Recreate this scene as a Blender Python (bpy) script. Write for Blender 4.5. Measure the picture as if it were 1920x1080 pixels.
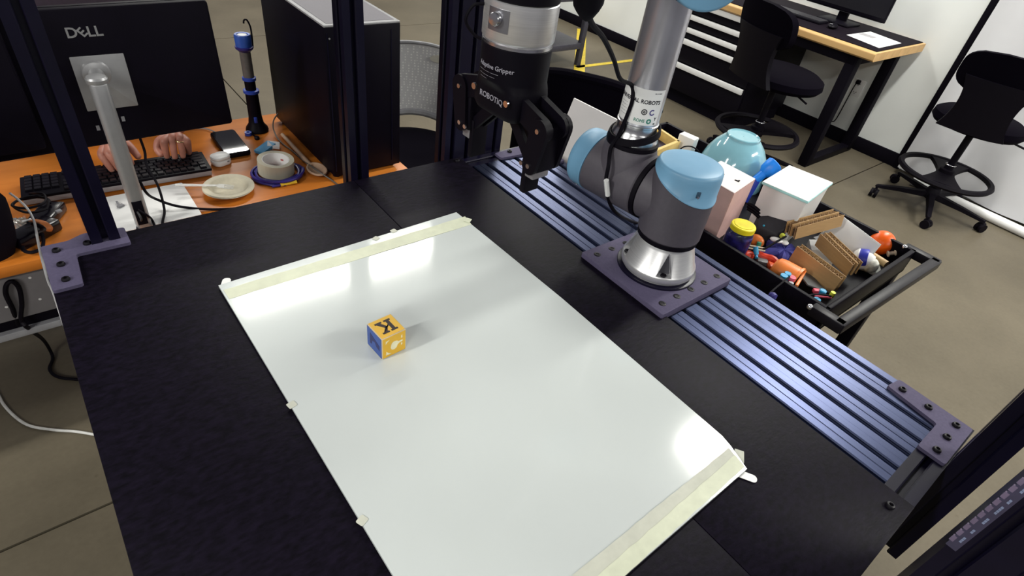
import bpy, bmesh, math, random
from mathutils import Vector, Matrix
PI = math.pi
SC = bpy.context.scene
COL = SC.collection
for o in list(bpy.data.objects): bpy.data.objects.remove(o)
random.seed(7)

# ------------------------------------------------------------------ camera, world, lights, exposure
CAM_R = ((0.78311093, -0.6090851, 0.12550942),
         (-0.30942972, -0.55669933, -0.77093392),
         (0.53943537, 0.56489044, -0.62442636))      # rows: right, down, forward
CAM_F = 1077.236
CAM_P = Vector((0.0, 0.0, 1.638))
cd = bpy.data.cameras.new('camera'); cam = bpy.data.objects.new('camera', cd); COL.objects.link(cam)
cd.sensor_width = 36.0; cd.lens = CAM_F / 1920.0 * 36.0; cd.clip_start = 0.02; cd.clip_end = 100
cam.matrix_world = Matrix(((CAM_R[0][0], -CAM_R[1][0], -CAM_R[2][0], CAM_P.x),
                           (CAM_R[0][1], -CAM_R[1][1], -CAM_R[2][1], CAM_P.y),
                           (CAM_R[0][2], -CAM_R[1][2], -CAM_R[2][2], CAM_P.z), (0, 0, 0, 1)))
SC.camera = cam

def ray(px, py):
    a, b = (px - 960) / CAM_F, (py - 540) / CAM_F
    return Vector([CAM_R[0][i] * a + CAM_R[1][i] * b + CAM_R[2][i] for i in range(3)])
def at(px, py, z):                                   # where the sight line of a photo point meets height z
    r = ray(px, py); return CAM_P + r * ((z - CAM_P.z) / r.z)
def atX(px, py, x):
    r = ray(px, py); return CAM_P + r * (x / r.x)
def atY(px, py, y):
    r = ray(px, py); return CAM_P + r * (y / r.y)
def atD(px, py, d):
    return CAM_P + ray(px, py) * d

w = bpy.data.worlds.new('hall_light'); SC.world = w; w.use_nodes = True
w.node_tree.nodes['Background'].inputs[0].default_value = (0.90, 0.88, 1.0, 1)
w.node_tree.nodes['Background'].inputs[1].default_value = 0.085
SC.view_settings.view_transform = 'Standard'; SC.view_settings.look = 'None'
SC.view_settings.exposure = 0.80; SC.view_settings.gamma = 1.0
SC.view_settings.use_curve_mapping = False

def strip_light(name, loc, length, width, rz, power, col=(1, 0.99, 0.92)):
    l = bpy.data.lights.new(name, 'AREA'); l.shape = 'RECTANGLE'; l.size = length; l.size_y = width
    l.energy = power; l.color = col
    o = bpy.data.objects.new(name, l); COL.objects.link(o); o.location = loc; o.rotation_euler = (0, 0, rz)
    return o
# rows of linear ceiling fixtures of the hall, parallel to the x axis; the last two are added fill
LW = 0.22
strip_light('overhead_strip', (3.75, 0.80, 3.3), 2.4, LW, 0, 60)
strip_light('overhead_strip', (1.70, 3.60, 3.3), 2.1, 0.13, 0, 38)
strip_light('overhead_strip', (4.05, 4.10, 3.3), 1.2, LW, 0, 40)
strip_light('overhead_strip', (1.75, 6.75, 3.3), 1.8, LW, 0, 50)
strip_light('overhead_strip', (3.75, -2.10, 3.3), 2.4, LW, 0, 95)
strip_light('overhead_strip', (-3.4, 0.80, 3.3), 2.4, LW, 0, 95)
strip_light('overhead_strip', (-3.4, -2.10, 3.3), 2.4, LW, 0, 95)  # added fill for the left-facing sides, no fixture seen there
strip_light('overhead_strip', (0.4, -4.9, 3.3), 2.4, LW, 0, 60)  # added fill from the camera side, at an assumed position

# ------------------------------------------------------------------ materials
def S(r, g, b):
    f = lambda c: (c / 255 / 12.92) if c <= 10 else ((c / 255 + 0.055) / 1.055) ** 2.4
    return (f(r), f(g), f(b))
MATS = {}
def mat(name, col, rough=0.5, metal=0.0, var=0.12, scale=40.0, bump=0.0, stretch=None, trans=0.0, spec=None, coat=0.0, aniso=0.0, emit=None, alpha=1.0):
    if name in MATS: return MATS[name]
    m = bpy.data.materials.new(name); m.use_nodes = True; MATS[name] = m
    nt = m.node_tree; N = nt.nodes; L = nt.links
    p = N['Principled BSDF']
    p.inputs['Roughness'].default_value = rough; p.inputs['Metallic'].default_value = metal
    if spec is not None: p.inputs['Specular IOR Level'].default_value = spec
    if coat: p.inputs['Coat Weight'].default_value = coat; p.inputs['Coat Roughness'].default_value = 0.08
    if trans: p.inputs['Transmission Weight'].default_value = trans
    if aniso: p.inputs['Anisotropic'].default_value = aniso
    if alpha < 1: p.inputs['Alpha'].default_value = alpha
    if emit: p.inputs['Emission Color'].default_value = (*emit, 1); p.inputs['Emission Strength'].default_value = 1.0
    tc = N.new('ShaderNodeTexCoord'); mp = N.new('ShaderNodeMapping'); L.new(tc.outputs['Object'], mp.inputs[0])
    if stretch: mp.inputs['Scale'].default_value = stretch
    nz = N.new('ShaderNodeTexNoise'); nz.inputs['Scale'].default_value = scale; nz.inputs['Detail'].default_value = 4
    L.new(mp.outputs[0], nz.inputs['Vector'])
    rp = N.new('ShaderNodeValToRGB')
    lo = tuple(max(0, c * (1 - var)) for c in col); hi = tuple(min(1, c * (1 + var)) for c in col)
    rp.color_ramp.elements[0].position = 0.3; rp.color_ramp.elements[1].position = 0.7
    rp.color_ramp.elements[0].color = (*lo, 1); rp.color_ramp.elements[1].color = (*hi, 1)
    L.new(nz.outputs['Fac'], rp.inputs[0]); L.new(rp.outputs[0], p.inputs['Base Color'])
    if bump:
        bp_ = N.new('ShaderNodeBump'); bp_.inputs['Strength'].default_value = bump; bp_.inputs['Distance'].default_value = 0.002
        L.new(nz.outputs['Fac'], bp_.inputs['Height']); L.new(bp_.outputs[0], p.inputs['Normal'])
    return m

def concrete(name, base):
    m = bpy.data.materials.new(name); m.use_nodes = True; MATS[name] = m
    nt = m.node_tree; N = nt.nodes; L = nt.links; p = N['Principled BSDF']
    p.inputs['Roughness'].default_value = 0.42; p.inputs['Specular IOR Level'].default_value = 0.16
    g = N.new('ShaderNodeNewGeometry')
    n1 = N.new('ShaderNodeTexNoise'); n1.inputs['Scale'].default_value = 1.6; n1.inputs['Detail'].default_value = 6; n1.inputs['Roughness'].default_value = 0.6
    n2 = N.new('ShaderNodeTexNoise'); n2.inputs['Scale'].default_value = 60; n2.inputs['Detail'].default_value = 3
    n3 = N.new('ShaderNodeTexVoronoi'); n3.inputs['Scale'].default_value = 9
    for n in (n1, n2, n3): L.new(g.outputs['Position'], n.inputs['Vector'])
    r1 = N.new('ShaderNodeValToRGB'); r1.color_ramp.elements[0].position = 0.3; r1.color_ramp.elements[1].position = 0.72
    r1.color_ramp.elements[0].color = (*[c * 0.78 for c in base], 1); r1.color_ramp.elements[1].color = (*[c * 1.16 for c in base], 1)
    L.new(n1.outputs['Fac'], r1.inputs[0])
    r2 = N.new('ShaderNodeValToRGB'); r2.color_ramp.elements[0].color = (0.86, 0.86, 0.86, 1); r2.color_ramp.elements[1].color = (1.1, 1.1, 1.1, 1)
    L.new(n2.outputs['Fac'], r2.inputs[0])
    mx = N.new('ShaderNodeMixRGB'); mx.blend_type = 'MULTIPLY'; mx.inputs[0].default_value = 1
    L.new(r1.outputs[0], mx.inputs[1]); L.new(r2.outputs[0], mx.inputs[2])
    r3 = N.new('ShaderNodeValToRGB'); r3.color_ramp.elements[0].position = 0.03; r3.color_ramp.elements[1].position = 0.07
    r3.color_ramp.elements[0].color = (0.75, 0.74, 0.72, 1); r3.color_ramp.elements[1].color = (1, 1, 1, 1)
    L.new(n3.outputs['Distance'], r3.inputs[0])
    m2 = N.new('ShaderNodeMixRGB'); m2.blend_type = 'MULTIPLY'; m2.inputs[0].default_value = 0.6
    L.new(mx.outputs[0], m2.inputs[1]); L.new(r3.outputs[0], m2.inputs[2])
    L.new(m2.outputs[0], p.inputs['Base Color'])
    return m

def woodmat(name, a, b, rough=0.4, axis=0, sc=6.0):
    m = bpy.data.materials.new(name); m.use_nodes = True; MATS[name] = m
    nt = m.node_tree; N = nt.nodes; L = nt.links; p = N['Principled BSDF']; p.inputs['Roughness'].default_value = rough; p.inputs['Specular IOR Level'].default_value = 0.3
    g = N.new('ShaderNodeTexCoord'); mp = N.new('ShaderNodeMapping'); L.new(g.outputs['Object'], mp.inputs[0])
    s = [sc * 4, sc * 4, sc * 4]; s[axis] = sc * 0.35; mp.inputs['Scale'].default_value = s
    n = N.new('ShaderNodeTexNoise'); n.inputs['Scale'].default_value = 1; n.inputs['Detail'].default_value = 6; n.inputs['Distortion'].default_value = 0.6
    L.new(mp.outputs[0], n.inputs['Vector'])
    r = N.new('ShaderNodeValToRGB'); r.color_ramp.elements[0].position = 0.3; r.color_ramp.elements[1].position = 0.7
    r.color_ramp.elements[0].color = (*a, 1); r.color_ramp.elements[1].color = (*b, 1)
    L.new(n.outputs['Fac'], r.inputs[0]); L.new(r.outputs[0], p.inputs['Base Color'])
    return m

BLACK = (0.0024, 0.0016, 0.0048)
m_panel = mat('black_panel', (0.0045, 0.0030, 0.0080), 0.50, var=0.55, scale=170, bump=0.22, stretch=(0.5, 1, 1), spec=0.10)
m_anod = mat('black_anodised', (0.0042, 0.0032, 0.0135), 0.34, var=0.1, scale=30, spec=0.28)
m_rail = mat('dark_anodised_rail', (0.055, 0.067, 0.128), 0.34, metal=0.9, var=0.12, scale=30, stretch=(6, 0.2, 6))
m_brk = mat('violet_grey_bracket', (0.092, 0.080, 0.140), 0.65, var=0.08, scale=200, bump=0.1, spec=0.15)
m_bolt = mat('black_oxide_bolt', (0.006, 0.005, 0.008), 0.45, var=0.05, spec=0.25)
m_steel = mat('bright_steel', (0.62, 0.62, 0.64), 0.25, metal=1.0, var=0.05)
m_alu = mat('turned_aluminium', (0.72, 0.72, 0.73), 0.34, metal=0.75, var=0.08, scale=18, stretch=(1, 1, 40))
m_tube = mat('silver_tube', (0.58, 0.58, 0.63), 0.30, metal=0.85, var=0.05, scale=20)
m_poc = mat('shaded_pocket_metal', (0.10, 0.10, 0.115), 0.5, metal=0.5, var=0.1)
m_ur = mat('dark_grey_housing', (0.078, 0.069, 0.086), 0.55, var=0.06, scale=120)
m_urblue = mat('pale_blue_plastic', (0.17, 0.37, 0.56), 0.42, var=0.03, scale=20)
m_urdk = mat('slot_shade_blue', (0.03, 0.07, 0.12), 0.6)  # cap blue darkened: the shade of the recess is in the slot colour
m_rub = mat('black_rubber', (0.0026, 0.0016, 0.0045), 0.6, var=0.1, spec=0.12)
m_blk = mat('black_plastic', BLACK, 0.5, var=0.1, spec=0.14)
m_blkmat = mat('black_matte', (0.0030, 0.0020, 0.0055), 0.75, var=0.1, spec=0.1)
m_white = mat('white_board', (0.63, 0.67, 0.66), 0.11, var=0.012, scale=5, spec=0.5)
m_wedge = mat('white_foam_edge', (0.86, 0.88, 0.85), 0.6, var=0.02)
m_tape = mat('cream_masking_tape', (0.70, 0.73, 0.56), 0.55, var=0.06, scale=60, bump=0.1)
m_tape2 = mat('grey_cream_tape', (0.60, 0.61, 0.52), 0.6, var=0.06, scale=60, bump=0.1)
m_paper = mat('white_paper', (0.80, 0.80, 0.80), 0.65, var=0.02)
m_desk = woodmat('orange_wood', (0.46, 0.130, 0.014), (0.60, 0.195, 0.028), 0.36, 0, 5)
m_deskgrey = mat('grey_steel', (0.20, 0.19, 0.20), 0.5, var=0.05)
m_skin = mat('skin', (0.42, 0.17, 0.12), 0.5, var=0.12, scale=60, bump=0.05)
m_nail = mat('nail', (0.62, 0.36, 0.30), 0.35, var=0.05)
m_shirt = mat('dark_purple_cloth', (0.020, 0.011, 0.022), 0.85, var=0.25, scale=90, bump=0.2)
m_hair = mat('dark_hair', (0.012, 0.009, 0.008), 0.6, var=0.3, scale=80)
m_gold = mat('gold', (0.8, 0.6, 0.3), 0.25, metal=1.0, var=0.03)
m_wall = mat('white_wall_paint', (0.82, 0.84, 0.82), 0.7, var=0.03, scale=2.5)
m_cloth = mat('pale_grey_backdrop', (0.60, 0.60, 0.62), 0.75, var=0.04, scale=3)
m_white2 = mat('white_plastic', (0.80, 0.80, 0.79), 0.35, var=0.02)
m_yel = mat('yellow_floor_tape', (0.62, 0.46, 0.035), 0.6, var=0.15, scale=30)
m_floor = concrete('polished_concrete', (0.128, 0.109, 0.078))
m_joint = mat('joint_dark', (0.05, 0.045, 0.04), 0.9)
m_grey = mat('mid_grey_plastic', (0.20, 0.20, 0.215), 0.5, var=0.05)
m_ltgrey = mat('light_grey_plastic', (0.34, 0.34, 0.35), 0.45, var=0.04)

# ------------------------------------------------------------------ mesh helpers
def nb(): return bmesh.new()
def rotm(rx=0, ry=0, rz=0):
    return (Matrix.Rotation(rz, 3, 'Z') @ Matrix.Rotation(ry, 3, 'Y') @ Matrix.Rotation(rx, 3, 'X'))
def frame(xd, yd=None, zd=None):
    """3x3 with given axes (two of three)"""
    if zd is None: x = Vector(xd).normalized(); z = x.cross(Vector(yd)).normalized(); y = z.cross(x)
    elif yd is None: z = Vector(zd).normalized(); y = z.cross(Vector(xd)).normalized(); x = y.cross(z)
    else: z = Vector(zd).normalized(); x = Vector(yd).cross(z).normalized(); y = z.cross(x)
    return Matrix((x, y, z)).transposed()
def box(bm, c, s, R=None, bev=0.0, seg=2):
    c = Vector(c)
    r = bmesh.ops.create_cube(bm, size=1.0); vs = r['verts']
    for v in vs: v.co = Vector((v.co.x * s[0], v.co.y * s[1], v.co.z * s[2]))
    if bev > 0:
        es = list({e for v in vs for e in v.link_edges})
        g = bmesh.ops.bevel(bm, geom=es, offset=bev, segments=seg, affect='EDGES', profile=0.5)
        vs = list({v for f in g['faces'] for v in f.verts} | {v for v in vs if v.is_valid})
    for v in vs: v.co = (R @ v.co if R else v.co) + c
    return vs
def boxb(bm, lo, hi, bev=0.0):
    return box(bm, [(a + b) / 2 for a, b in zip(lo, hi)], [abs(b - a) for a, b in zip(lo, hi)], None, bev)
def basis(d):
    d = Vector(d).normalized()
    a = Vector((0, 0, 1)) if abs(d.z) < 0.9 else Vector((1, 0, 0))
    u = d.cross(a).normalized(); return u, d.cross(u).normalized(), d
def rings(bm, rs, close=True, cap0=True, cap1=True):
    R = [[bm.verts.new(p) for p in r] for r in rs]
    n = len(R[0])
    for a, b in zip(R, R[1:]):
        for i in range(n if close else n - 1):
            j = (i + 1) % n
            try: bm.faces.new((a[i], a[j], b[j], b[i]))
            except ValueError: pass
    if close and cap0: bm.faces.new(R[0][::-1])
    if close and cap1: bm.faces.new(R[-1])
    return R
def cyl(bm, p0, p1, r0, r1=None, n=24, caps=True):
    p0, p1 = Vector(p0), Vector(p1); r1 = r0 if r1 is None else r1
    u, v, d = basis(p1 - p0)
    f = lambda p, r: [p + u * (r * math.cos(2 * PI * i / n)) - v * (r * math.sin(2 * PI * i / n)) for i in range(n)]
    rings(bm, [f(p0, r0), f(p1, r1)], True, caps, caps)
def lathe(bm, c, prof, n=32, axis=(0, 0, 1), caps=True, sx=1.0, sy=1.0, ref=None):
    """prof: list of (radius, height along axis)"""
    c = Vector(c); d = Vector(axis).normalized()
    if ref: u = Vector(ref).normalized(); u = (u - d * u.dot(d)).normalized(); v = d.cross(u)
    else:
        u, v, d = basis(d); v = -v
    rs = [[c + d * h + u * (max(r, 1e-5) * sx * math.cos(2 * PI * i / n)) + v * (max(r, 1e-5) * sy * math.sin(2 * PI * i / n)) for i in range(n)] for r, h in prof]
    rings(bm, rs, True, caps, caps)
def crv(pts, k=6):
    """Catmull-Rom through points"""
    P = [Vector(p) for p in pts]; P = [P[0] * 2 - P[1]] + P + [P[-1] * 2 - P[-2]]; out = []
    for i in range(1, len(P) - 2):
        for j in range(k):
            t = j / k; a, b, c, d = P[i - 1], P[i], P[i + 1], P[i + 2]
            out.append(0.5 * ((2 * b) + (c - a) * t + (2 * a - 5 * b + 4 * c - d) * t * t + (3 * b - a - 3 * c + d) * t ** 3))
    out.append(P[-2]); return out
def tube(bm, pts, r, n=8, k=6, closed=False, flat=1.0):
    P = crv(pts, k) if k > 1 else [Vector(p) for p in pts]
    rr = r if callable(r) else (lambda t: r)
    rs = []; prev = None
    for i, p in enumerate(P):
        d = (P[min(i + 1, len(P) - 1)] - P[max(i - 1, 0)])
        if d.length < 1e-9: continue
        d.normalize()
        if prev is None: u, v, _ = basis(d)
        else:
            u = prev - d * prev.dot(d)
            u = u.normalized() if u.length > 1e-6 else basis(d)[0]
            v = d.cross(u)
        prev = u; R_ = rr(i / (len(P) - 1))
        rs.append([p + u * (R_ * math.cos(2 * PI * a / n)) + d.cross(u) * (R_ * flat * math.sin(2 * PI * a / n)) for a in range(n)])
    rings(bm, rs)
def prism(bm, poly, o, R, h):
    """polygon (2D) in the xy plane of frame R at o, extruded by h along its z"""
    o = Vector(o)
    a = [bm.verts.new(o + R @ Vector((x, y, 0))) for x, y in poly]; b = [bm.verts.new(o + R @ Vector((x, y, h))) for x, y in poly]
    n = len(poly)
    bm.faces.new(a[::-1]); bm.faces.new(b)
    for i in range(n): bm.faces.new((a[i], a[(i + 1) % n], b[(i + 1) % n], b[i]))
I3 = Matrix.Identity(3)
def zprism(bm, poly, z0, z1): prism(bm, poly, (0, 0, z0), I3, z1 - z0)
def sph(bm, c, r, n=20, m=12, s=(1, 1, 1), R=None):
    c = Vector(c); rs = []
    for j in range(1, m):
        t = PI * j / m
        rs.append([Vector((math.sin(t) * math.cos(2 * PI * i / n) * s[0], math.sin(t) * math.sin(2 * PI * i / n) * s[1], -math.cos(t) * s[2])) * r for i in range(n)])
    rs = [[(R @ p if R else p) + c for p in q] for q in rs]
    rings(bm, rs)
def grid(bm, f, nu, nv):
    V = [[bm.verts.new(f(i / nu, j / nv)) for j in range(nv + 1)] for i in range(nu + 1)]
    for i in range(nu):
        for j in range(nv): bm.faces.new((V[i][j], V[i + 1][j], V[i + 1][j + 1], V[i][j + 1]))
def slab(bm, f, nu, nv, th):
    """grid surface with thickness along its normal (f returns point; th Vector)"""
    th = Vector(th)
    A = [[bm.verts.new(f(i / nu, j / nv)) for j in range(nv + 1)] for i in range(nu + 1)]
    B = [[bm.verts.new(v.co + th) for v in r] for r in A]
    for i in range(nu):
        for j in range(nv):
            bm.faces.new((A[i][j], A[i][j + 1], A[i + 1][j + 1], A[i + 1][j])); bm.faces.new((B[i][j], B[i + 1][j], B[i + 1][j + 1], B[i][j + 1]))
    rim = [(i, 0) for i in range(nu)] + [(nu, j) for j in range(nv)] + [(i, nv) for i in range(nu, 0, -1)] + [(0, j) for j in range(nv, 0, -1)]
    for k in range(len(rim)):
        (a, b), (c, d) = rim[k], rim[(k + 1) % len(rim)]
        bm.faces.new((A[a][b], A[c][d], B[c][d], B[a][b]))
def rrect(w_, h_, r, k=4):
    out = []
    for cx, cy, a0 in ((w_ / 2 - r, h_ / 2 - r, 0), (-w_ / 2 + r, h_ / 2 - r, PI / 2), (-w_ / 2 + r, -h_ / 2 + r, PI), (w_ / 2 - r, -h_ / 2 + r, 1.5 * PI)):
        for i in range(k + 1):
            a = a0 + PI / 2 * i / k; out.append((cx + r * math.cos(a), cy + r * math.sin(a)))
    return out
def rslab(bm, c, w_, h_, t, r, R=I3, edge=0.0, k=4):
    """rounded rectangle plate: frame R (x width, y height, z thickness), c = centre of its underside; edge = small rounding of both faces"""
    c = Vector(c); e = edge
    lv = [(0, e), (e * 0.3, e * 0.3), (e, 0), (t - e, 0), (t - e * 0.3, e * 0.3), (t, e)] if e else [(0, 0), (t, 0)]
    rings(bm, [[c + R @ Vector((x, y, z)) for x, y in rrect(w_ - 2 * i, h_ - 2 * i, max(r - i, 1e-4), k)] for z, i in lv])

# ------------------------------------------------------------------ object helpers
MW = {}
def thing(name, label, cat, loc=(0, 0, 0), rz=0.0, group=None):
    o = bpy.data.objects.new(name, None); COL.objects.link(o); o.empty_display_size = 0.05
    o.location = loc; o.rotation_euler = (0, 0, rz); o['label'] = label; o['category'] = cat
    if group: o['group'] = group
    MW[o] = Matrix.Translation(Vector(loc)) @ Matrix.Rotation(rz, 4, 'Z')
    return o
def finish(bm, name, ang=35, smooth=True):
    bmesh.ops.remove_doubles(bm, verts=bm.verts, dist=1e-7)
    bmesh.ops.recalc_face_normals(bm, faces=bm.faces)
    me = bpy.data.meshes.new(name); bm.to_mesh(me); bm.free()
    if smooth:
        for p in me.polygons: p.use_smooth = True
        me.set_sharp_from_angle(angle=math.radians(ang))
    return me
def part(name, bm, m, parent, label=None, ang=35, world=True, kind=None):
    M = MW[parent]
    if world: bm.transform(M.inverted())
    me = finish(bm, name, ang); me.materials.append(m)
    o = bpy.data.objects.new(name, me); COL.objects.link(o); o.parent = parent
    MW[o] = M.copy()
    if label: o['label'] = label
    if kind: o['kind'] = kind
    return o
def piece(name, me, parent, loc, R=None):
    """a copy sharing mesh data, placed in world coordinates (identity-rotated parents keep world axes)"""
    o = bpy.data.objects.new(name, me); COL.objects.link(o); o.parent = parent
    A = Matrix.Translation(Vector(loc)) @ (R.to_4x4() if R else Matrix.Identity(4))
    L_ = MW[parent].inverted() @ A
    o.location = L_.to_translation(); o.rotation_euler = L_.to_euler()
    MW[o] = A
    return o
def solo(name, bm, m, label, cat, group=None, ang=35, kind=None):
    xs = [v.co for v in bm.verts]
    lo = Vector([min(v[i] for v in xs) for i in range(3)]); hi = Vector([max(v[i] for v in xs) for i in range(3)])
    c = Vector(((lo.x + hi.x) / 2, (lo.y + hi.y) / 2, lo.z))
    bm.transform(Matrix.Translation(-c))
    me = finish(bm, name, ang); me.materials.append(m)
    o = bpy.data.objects.new(name, me); COL.objects.link(o); o.location = c
    o['label'] = label; o['category'] = cat
    if group: o['group'] = group
    if kind: o['kind'] = kind
    MW[o] = Matrix.Translation(c)
    return o
def struct(name, bm, m, ang=35):
    me = finish(bm, name, ang); me.materials.append(m)
    o = bpy.data.objects.new(name, me); COL.objects.link(o); o['kind'] = 'structure'; MW[o] = Matrix.Identity(4)
    return o
def mesh(name, bm, m, ang=35):
    me = finish(bm, name, ang); me.materials.append(m); return me
def text_bm(s, size, depth=0.0004, bold=0.0, align='CENTER', res=3):
    c = bpy.data.curves.new('lettering', 'FONT'); c.body = s; c.size = size; c.extrude = depth / 2; c.offset = bold
    c.align_x = align; c.align_y = 'CENTER'; c.resolution_u = res
    o = bpy.data.objects.new('lettering', c); COL.objects.link(o)
    dg = bpy.context.evaluated_depsgraph_get(); me = bpy.data.meshes.new_from_object(o.evaluated_get(dg))
    bm = nb(); bm.from_mesh(me); bpy.data.objects.remove(o); bpy.data.curves.remove(c); bpy.data.meshes.remove(me)
    return bm
def place(bm, o, R):
    bm.transform(Matrix.Translation(Vector(o)) @ R.to_4x4()); return bm
def wrap(bm, c, r, az, tilt=0.0, sign=1, lift=0.0):
    """wrap lettering (x,y,z=depth) around a vertical cylinder: x follows the azimuth, y is height"""
    if tilt: bm.transform(Matrix.Rotation(tilt, 4, 'Z'))
    for v in bm.verts:
        a = az + sign * v.co.x / r; R_ = r + lift + v.co.z
        v.co = Vector((c[0] + R_ * math.cos(a), c[1] + R_ * math.sin(a), c[2] + v.co.y))
    return bm
def evaluated(ob):
    dg = bpy.context.evaluated_depsgraph_get(); me = bpy.data.meshes.new_from_object(ob.evaluated_get(dg))
    return me
def cut(bmA, bmB):
    """bmA minus bmB"""
    bmesh.ops.recalc_face_normals(bmA, faces=bmA.faces); bmesh.ops.recalc_face_normals(bmB, faces=bmB.faces)
    ma = bpy.data.meshes.new('a'); bmA.to_mesh(ma); bmA.free(); mb = bpy.data.meshes.new('b'); bmB.to_mesh(mb); bmB.free()
    oa = bpy.data.objects.new('a', ma); ob = bpy.data.objects.new('b', mb); COL.objects.link(oa); COL.objects.link(ob)
    md = oa.modifiers.new('c', 'BOOLEAN'); md.operation = 'DIFFERENCE'; md.object = ob; md.solver = 'EXACT'
    me = evaluated(oa); bm = nb(); bm.from_mesh(me)
    for o in (oa, ob): bpy.data.objects.remove(o)
    for q in (ma, mb, me): bpy.data.meshes.remove(q)
    return bm
def skinned(chains, sub=2):
    """chains: list of (points[(x,y,z,r)], edges or None) -> one bmesh of joined skin surfaces"""
    out = nb()
    for pts, edges in chains:
        me = bpy.data.meshes.new('s'); ed = edges or [(i, i + 1) for i in range(len(pts) - 1)]
        me.from_pydata([p[:3] for p in pts], ed, [])
        o = bpy.data.objects.new('s', me); COL.objects.link(o)
        md = o.modifiers.new('skin', 'SKIN'); md.use_smooth_shade = True
        sv = me.skin_vertices[0].data
        for i, p in enumerate(pts): sv[i].radius = (p[3], p[4] if len(p) > 4 else p[3]); sv[i].use_root = (i == 0)
        m2 = o.modifiers.new('sub', 'SUBSURF'); m2.levels = sub; m2.render_levels = sub
        e = evaluated(o); out.from_mesh(e)
        bpy.data.objects.remove(o); bpy.data.meshes.remove(me); bpy.data.meshes.remove(e)
    return out

def hexbolt(r=0.0065, h=0.005):
    bm = nb()
    lathe(bm, (0, 0, 0), [(r, 0), (r, h * 0.45), (r * 0.86, h * 0.85), (r * 0.62, h), (r * 0.48, h), (r * 0.44, h * 0.35), (0.0001, h * 0.35)], n=12)
    return mesh('bolt', bm, m_bolt)
BOLT = hexbolt(); BOLT_S = hexbolt(0.0075, 0.0012)
T = 0.95                                             # table-top height

# ================================================================== SETTING
WX = 4.88
bm = nb(); boxb(bm, (-3.5, -2.0, -0.12), (WX + 0.1, 8.6, -0.02)); floor = struct('floor', bm, m_joint)
floor['label'] = 'polished grey-brown concrete floor with saw-cut joints'
xs = [-3.5, -2.56, 1.04, 4.64 + 0.34]; ys = [-2.0, 1.28, 5.17, 8.6]
xs[-1] = WX + 0.1
for i in range(3):
    for j in range(3):
        bm = nb(); g = 0.004
        boxb(bm, (xs[i] + g, ys[j] + g, -0.02), (xs[i + 1] - g, ys[j + 1] - g, 0.0))
        part('floor_slab', bm, m_floor, floor)
bm = nb(); boxb(bm, (WX, -2.0, 0), (WX + 0.1, 8.6, 3.4)); struct('wall_right', bm, m_wall)
bm = nb(); boxb(bm, (WX - 0.018, 1.2, 0), (WX, 8.6, 0.10), 0.004); struct('baseboard_right', bm, m_blkmat)
bm = nb(); boxb(bm, (WX - 0.03, 1.165, 0.0), (WX, 1.21, 3.0), 0.003); struct('trim_1', bm, m_blkmat)

# backdrop cloth to the right of the black trim strip, with its bottom tube
def drape(u, v):
    y = 1.15 - 2.6 * u; z = 0.05 + 2.9 * v
    x = WX - 0.06 - 0.028 * math.sin(u * 17 + 0.7) * (0.25 + 0.75 * v) - 0.16 * (1 - v) ** 3 * (0.4 + 0.6 * u) - 0.02 * math.sin(u * 31 + v * 5) * (1 - v)
    return Vector((x, y, z))
t = thing('photo_backdrop', 'pale grey hanging fabric backdrop with soft folds right of the black wall strip', 'backdrop', (WX - 0.1, -0.1, 0))
bm = nb(); slab(bm, drape, 60, 24, (0.006, 0, 0)); part('cloth', bm, m_cloth, t)
bm = nb(); cyl(bm, (WX - 0.20, 1.0, 0.03), (WX - 0.30, -1.45, 0.03), 0.03, n=16); part('bottom_tube', bm, m_white2, t, 'white tube along the hem')

# yellow lines on the floor
def floor_tape(a, b, wd, label):
    a, b = Vector(a), Vector(b); d = (b - a).normalized(); n = Vector((-d.y, d.x, 0)) * wd / 2
    bm = nb(); zprism(bm, [(a + n)[:2], (b + n)[:2], (b - n)[:2], (a - n)[:2]][::-1], 0.0005, 0.0022)
    solo('floor_tape', bm, m_yel, label, 'floor tape')
floor_tape(at(1080, 126, 0), at(1230, 108, 0), 0.05, 'yellow floor line running across behind the silver robot arm')
floor_tape(at(1091, 55, 0), at(1086, 134, 0), 0.10, 'yellow floor line running lengthwise beside the grey shelf rack')

# wall outlet below the bench
o = atX(1607, 165, WX - 0.004)
t = thing('wall_outlet', 'white wall outlet under the bench with a black plug in it', 'outlet', (WX, o.y, o.z - 0.06))
bm = nb(); box(bm, (WX - 0.004, o.y, o.z), (0.008, 0.085, 0.125), None, 0.003); part('cover_plate', bm, m_white2, t)
for dz in (-0.03, 0.03):
    bm = nb(); 
    for k in range(3): box(bm, (WX - 0.0085, o.y + (k - 1) * 0.009, o.z + dz - (0.01 if k == 1 else 0)), (0.002, 0.004, 0.008))
    part('socket', bm, m_blk, t)
bm = nb(); box(bm, (WX - 0.022, o.y + 0.005, o.z + 0.045), (0.03, 0.03, 0.03), None, 0.006); tube(bm, [(WX - 0.035, o.y + .005, o.z + .045), (WX - .05, o.y + .01, o.z), (WX - .02, o.y + .03, o.z - .25), (WX - .015, o.y + .06, 0.12)], 0.004)
part('plug', bm, m_blk, t, 'black plug')

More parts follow.
